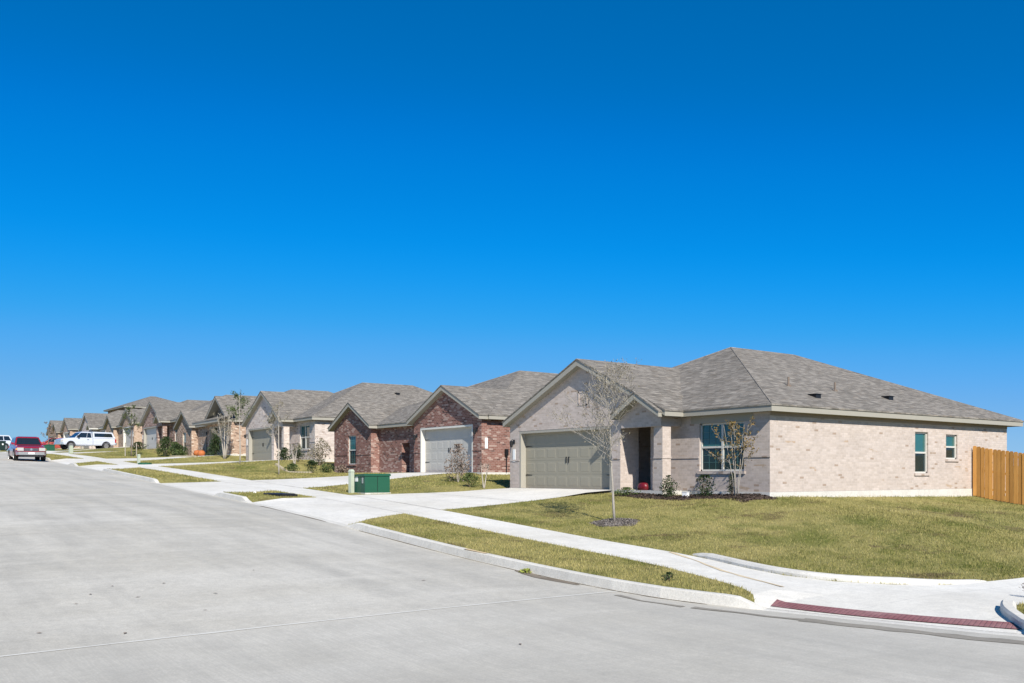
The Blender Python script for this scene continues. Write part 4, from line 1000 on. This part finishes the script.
r=empty('meter_box',(12.2,29.9,Tz(12.2,29.9)),R(12),label='dark blue-black water meter lid in the small grass island between driveways',cat='meter lid')
m=MB(); m.box(-.30,.30,-.62,.62,-.03,.05); m.build('frame',M['black'],r); m=MB(); m.box(-.25,.25,-.55,-.02,.05,.075); m.box(-.25,.25,.02,.55,.05,.08); m.build('lid',plain('meter_lid_navy',(.015,.02,.045),.5,.4),r)
r=MB(); r.add([( .05*math.cos(a)*1.3,.06*math.sin(a),z) for z,k in ((0,1),) for a in [i*.785 for i in range(8)]]+[(.035*math.cos(i*.785),.035*math.sin(i*.785),.06) for i in range(8)],[(i,(i+1)%8,8+(i+1)%8,8+i) for i in range(8)]+[tuple(range(8,16))])
o=r.build('marker_cap',M['white']); o.location=(12.0,31.6,Tz(12.0,31.6)); tag(o,'small white cap in the grass island left of the meter lid','cap')
# porch things
m=MB(); n=12
P=[];F=[]
for z,q in ((0,.22),(.16,.23),(.27,.19),(.31,.15),(.33,.06)):
    for i in range(n): a=i*6.283/n; P.append((q*math.cos(a)*(1+.22*math.sin(3*a+z*9)),q*math.sin(a),z))
F=[(r*n+i,r*n+(i+1)%n,(r+1)*n+(i+1)%n,(r+1)*n+i) for r in range(4) for i in range(n)]+[tuple(range(4*n,5*n)),tuple(range(n-1,-1,-1))]
o=m.add(P,F).build('red_sack',M['redbag'],smooth=True); o.scale=(.7,.95,.75); o.location=(21.55,22.08,-.53); tag(o,'red bundle on the porch floor beside the pillar of the corner house','bundle')
r=empty('downspout_block',(20.95,19.65,Tz(20.95,19.65)+.06),R(10),label='small white box lying in the mulch bed below the twin window',cat='garden box')
m=MB(); m.box(-.07,.07,-.08,.08,-.04,.13); m.build('housing',M['white'],r); m=MB(); m.box(-.08,.08,-.09,.09,.13,.15); m.build('lid',M['white'],r)
# weeds in the kerb
shrub('yellow-green weed growing in the gutter against the kerb',9.93,12.75+.35,.14,.07,leafm('leaf_lime',(.16,.19,.03),(.34,.36,.09)),90,.025,71,name='weed',group='weeds in the concrete',cat='weed',z=RZ(9.9,13.1))
shrub('wispy dry weed at the ramp kerb by the right edge',14.6,6.7,.16,.26,M['barkd'],30,.02,72,name='weed',group='weeds in the concrete',cat='weed')
shrub('dark low weed on the near kerb strip close to its tip',10.9,10.6,.12,.13,M['leafever'],70,.02,73,name='weed',group='weeds in the concrete',cat='weed')

# ------------------------------------------------------------------ vehicles (x forward, y left)
def wheelset(root,xs,hw,r,w=.24):
    for x in xs:
        for s in (-1,1):
            y0=s*hw-(w if s>0 else 0)
            m=MB(); m.cyl((x,y0,r),r,w,'y',24); wh=m.build('wheel',M['tyre'],root,smooth=False)
            yo=y0+(w+.004 if s>0 else -.004-.02); m=MB(); m.cyl((x,yo-(.02 if s>0 else -.0),r),r*.64,.03,'y',16)
            for k in range(5):
                a=k*1.2566; m.hexa([(x+math.cos(a+d)*rr,yo+s*.012+e,r+math.sin(a+d)*rr) for e in (0,.012) for d,rr in ((-.25,.05),(-.1,r*.6),(.1,r*.6),(.25,.05))])
            m.build('rim',M['rim'],wh)
            m=MB(); n=14; ro=r*1.22
            for i in range(n):
                a0,a1=math.pi*i/n,math.pi*(i+1)/n
                m.hexa([(x+math.cos(a)*q,yy,r+math.sin(a)*q) for yy in (s*(hw+.0),s*(hw+.022)) for a,q in ((a0,r*1.03),(a1,r*1.03),(a1,ro),(a0,ro))])
            m.build('wheel_arch',M['black'],root)
def loft(mb,st,hwf=None):
    """stations (x, z0, z1, hw_low, hw_top) -> closed rounded hull"""
    P=[];F=[];n=10
    for x,z0,z1,a,b in st:
        h=z1-z0; P+= [(x,-a*.93,z0),(x,-a,z0+.14*h),(x,-a*1.0,z0+.62*h),(x,-b,z0+.90*h),(x,-b*.90,z1),(x,b*.90,z1),(x,b,z0+.90*h),(x,a,z0+.62*h),(x,a,z0+.14*h),(x,a*.93,z0)]
    for i in range(len(st)-1):
        for j in range(n): F.append((i*n+j,i*n+(j+1)%n,(i+1)*n+(j+1)%n,(i+1)*n+j))
    F+=[tuple(range(n-1,-1,-1)),tuple((len(st)-1)*n+j for j in range(n))]; mb.add(P,F)
def cabin(root,x0,x1,x2,x3,zb,zt,hb,ht,paint,pillars):
    """x0 rear base, x1 rear top, x2 front top, x3 front base; pillars = x cut positions (at belt) between side windows"""
    m=MB(); m.hexa([(x0,-hb,zb),(x3,-hb,zb),(x3,hb,zb),(x0,hb,zb),(x1,-ht,zt),(x2,-ht,zt),(x2,ht,zt),(x1,ht,zt)])
    m.hexa([(x1+.05,-ht*.93,zt),(x2-.05,-ht*.93,zt),(x2-.05,ht*.93,zt),(x1+.05,ht*.93,zt),(x1+.2,-ht*.8,zt+.035),(x2-.2,-ht*.8,zt+.035),(x2-.2,ht*.8,zt+.035),(x1+.2,ht*.8,zt+.035)])
    m.build('cabin',paint,root)
    e=.012; lo,hi=.08,.86
    def pt(t,u,s):      # u along length fraction by x at belt, t height fraction
        z=zb+(zt-zb)*t; xa=x0+(x1-x0)*t; xb=x3+(x2-x3)*t; y=hb+(ht-hb)*t
        return (xa+(xb-xa)*u, s*(y+e), z)
    cuts=[.05]+pillars+[.95]
    for i in range(len(cuts)-1):
        a=cuts[i]+(.012 if i else 0); b=cuts[i+1]-(.012 if i<len(cuts)-2 else 0)
        for s in (-1,1):
            g=MB(); q=[pt(lo,a,s),pt(lo,b,s),pt(hi,b,s),pt(hi,a,s)]; g.hexa([(p[0],p[1]-s*.02,p[2]) for p in q]+q); g.build('side_window',M['carglass'],root)
    for nm,xb,xt,sg in (('windscreen',x3,x2,1),('rear_window',x0,x1,-1)):
        g=MB(); Q=[]
        for t,s in ((lo,-1),(lo,1),(hi+.02,1),(hi+.02,-1)):
            Q.append((xb+(xt-xb)*t+sg*e,s*((hb+(ht-hb)*t)*.90),zb+(zt-zb)*t))
        g.hexa([(p[0]-sg*.03,p[1],p[2]) for p in Q]+Q); g.build(nm,M['carglass'],root)
def suv(name,x,y,rz,paint,label,cat,z=None,L=4.75,hw=.92,front_detail=True,group=None,zs=1.0):
    r=empty(name,(x,y,RZ(x,y) if z is None else z),rz,label=label,cat=cat,group=group)
    m=MB(); h=L/2
    loft(m,[(-h,.42,.95,hw*.88,hw*.82),(-h+.12,.34,1.0,hw*.97,hw*.9),(-h+.9,.28,1.02,hw,hw*.94),(0,.26,1.0,hw,hw*.94),(.75,.26,1.0,hw,hw*.93),(h-.9,.28,.97,hw,hw*.92),(h-.3,.32,.90,hw*.97,hw*.88),(h-.06,.36,.82,hw*.90,hw*.80),(h,.44,.76,hw*.84,hw*.74)])
    m.build('body',paint,r,smooth=False)
    cabin(r,-h+.1,-h+.45,.35,1.05,.97,1.50,hw*.90,hw*.72,paint,[.28,.58])
    wheelset(r,(-h+.92,h-.92),hw-.0,.34)
    m=MB(); m.box(h-.03,h+.02,-.42,.42,.60,.76); 
    g=m.build('grille',M['black'],r)
    m=MB()
    for k in range(4): m.box(h+.02,h+.03,-.41,.41,.62+k*.038,.632+k*.038)
    m.cyl((h+.02,0,.685),.07,.025,'x',12); m.build('grille_bar',M['chrome'],g)
    for s in (-1,1):
        m=MB(); m.hexa([(h-.3,s*.45,.60),(h+.06,s*.45,.60),(h+.04,s*.82,.60),(h-.3,s*.82,.60),(h-.3,s*.45,.80),(h+.045,s*.45,.79),(h+.02,s*.82,.79),(h-.3,s*.82,.80)]); m.build('headlight',M['lamp'],r)
        m=MB(); m.hexa([(h-.30,s*.82,.66),(h-.02,s*.82,.66),(h-.12,s*.90,.66),(h-.34,s*.89,.66),(h-.30,s*.82,.75),(h-.04,s*.82,.75),(h-.14,s*.89,.75),(h-.34,s*.88,.75)]); m.build('indicator',M['amber'],r)
        m=MB(); m.box(-h-.012,-h+.1,s*.78-.09,s*.78+.09,.66,.96); m.build('tail_light',M['taill'],r)
        m=MB(); m.hexa([(.86,s*.84,1.0),(1.0,s*.84,1.0),(1.0,s*1.04,1.02),(.88,s*1.04,1.02),(.86,s*.84,1.1),(.98,s*.84,1.12),(.98,s*1.04,1.14),(.88,s*1.04,1.14)]); m.build('mirror',paint,r)
        m=MB(); m.box(.15,.32,s*(hw+.004)-.01,s*(hw+.004)+.01,.80,.83); m.build('door_handle',M['black'],r)
    m=MB(); m.hexa([(h-.14,-hw*.95,.36),(h+.06,-hw*.8,.36),(h+.06,hw*.8,.36),(h-.14,hw*.95,.36),(h-.14,-hw*.95,.54),(h+.07,-hw*.8,.54),(h+.07,hw*.8,.54),(h-.14,hw*.95,.54)])
    m.build('front_bumper',M['chrome'],r)
    m=MB(); m.box(h-.1,h+.03,-hw*.75,hw*.75,.24,.34); m.build('lower_valance',M['black'],r)
    m=MB(); m.box(h+.072,h+.085,-.18,.18,.40,.51); m.build('licence_plate',M['white'],r)
    r.scale=(1,1,zs); return r
rc=suv('red_car',10.7,69.9,R(-92.3),M['redcar'],'dark red car parked at the kerb facing the camera','car',z=RZ(10.9,69.0)-.02,L=4.7,hw=.93,zs=1.08)
suv('parked_car',22.4,127.2,R(178),M['rustcar'],'brick-red car partly hidden behind the white pickup bonnet','car',z=Tz(22.0,126.6)+.02,group=None)
suv('parked_suv',15.1,124.6,R(182),M['whitecar'],'white vehicle cut off by the left edge, behind the dark bin','car',z=Tz(16.5,124.6)+.0,L=4.9,hw=.98,zs=1.2)
# pickup with canopy
r=empty('pickup_truck',(21.5,104.5,Tz(21.4,104.5)+.0),R(180-2.3+12),label='white pickup with bed canopy parked side-on in a driveway',cat='pickup truck')
hw=.99; m=MB()
loft(m,[(-2.95,.58,1.12,hw*.94,hw*.90),(-2.8,.50,1.22,hw,hw*.96),(-1.6,.44,1.24,hw,hw*.96),(-.42,.42,1.24,hw,hw*.96)]); m.build('cargo_bed',M['whitecar'],r)
m=MB(); loft(m,[(-.38,.42,1.26,hw,hw*.95),(.6,.42,1.24,hw,hw*.95),(1.35,.42,1.22,hw,hw*.95),(1.7,.44,1.20,hw,hw*.92),(2.6,.46,1.13,hw*.99,hw*.88),(2.85,.5,1.05,hw*.95,hw*.85),(2.95,.55,.98,hw*.90,hw*.80)]); m.build('body',M['whitecar'],r)
cabin(r,-.38,-.26,.75,1.55,1.2,1.86,hw*.92,hw*.76,M['whitecar'],[.34])
m=MB(); m.hexa([(-2.9,-hw*.94,1.22),(-.42,-hw*.94,1.22),(-.42,hw*.94,1.22),(-2.9,hw*.94,1.22),(-2.62,-hw*.76,1.88),(-.44,-hw*.78,1.90),(-.44,hw*.78,1.90),(-2.62,hw*.76,1.88)]); cn=m.build('canopy',M['whitecar'],r)
for s in (-1,1):
    m=MB(); q=[(-2.62,s*hw*.915,1.36),(-.60,s*hw*.915,1.36),(-.60,s*hw*.83,1.74),(-2.50,s*hw*.82,1.74)]; m.hexa([(a,b-s*.03,c) for a,b,c in q]+[(a,b+s*.012,c) for a,b,c in q]); m.build('canopy_window',M['carglass'],cn)
    m=MB(); m.box(2.72,2.965,s*.86-.09,s*.86+.09,.74,.98); m.build('headlight',M['lamp'],r)
    m=MB(); m.box(-2.97,-2.82,s*.93-.06,s*.93+.065,.78,1.14); m.build('tail_light',M['taill'],r)
    m=MB(); m.box(1.12,1.28,s*1.0-.03,s*1.0+.17 if s>0 else s*1.0+.03,1.26,1.48) if s>0 else m.box(1.12,1.28,-1.18,-.97,1.26,1.48); m.build('mirror',M['black'],r)
    m=MB(); m.box(.02,.22,s*(hw+.005)-.012,s*(hw+.005)+.012,1.02,1.06); m.build('door_handle',M['black'],r)
    m=MB(); m.box(-.2,1.5,s*.93-.03,s*.93+.03,.36,.43); m.build('running_board',M['chrome'],r)
r.scale=(.94,.96,.97); wheelset(r,(-1.85,1.95),hw,.40,.27)
m=MB(); m.box(2.9,2.975,-.70,.70,.70,1.0); m.build('grille',M['chrome'],r)
m=MB(); m.hexa([(2.75,-hw,.5),(3.06,-hw*.85,.5),(3.06,hw*.85,.5),(2.75,hw,.5),(2.75,-hw,.72),(3.06,-hw*.85,.70),(3.06,hw*.85,.70),(2.75,hw,.72)]); m.build('front_bumper',M['chrome'],r)
m=MB(); m.box(-3.08,-2.93,-hw*.9,hw*.9,.52,.72); m.build('rear_bumper',M['chrome'],r)
# wheeled bin
r=empty('wheeled_bin',(16.0,121.6,Tz(16.0,121.6)),R(10),label='dark wheeled rubbish bin at the left edge, before the white vehicle',cat='bin')
m=MB(); m.hexa([(-.27,-.3,.06),(.27,-.3,.06),(.27,.27,.06),(-.27,.27,.06),(-.33,-.38,1.02),(.33,-.38,1.02),(.33,.36,1.02),(-.33,.36,1.02)]); dk=plain('bin_dark_green',(.012,.03,.028),.5,.4); m.build('tub',dk,r)
m=MB(); m.prism([(-.42,1.02),(.40,1.02),(.38,1.08),(.0,1.13),(-.40,1.09)],(-.35,.35),'x'); m.build('lid',dk,r)
for s in (-1,1): m=MB(); m.cyl((s*.28-.03,.26,.12),.12,.06,'x',12); m.build('wheel',M['tyre'],r)
m=MB(); m.box(-.08,.08,-.392,-.372,.62,.8); m.build('emblem_plate',M['white'],r)
SC.render.engine='CYCLES'
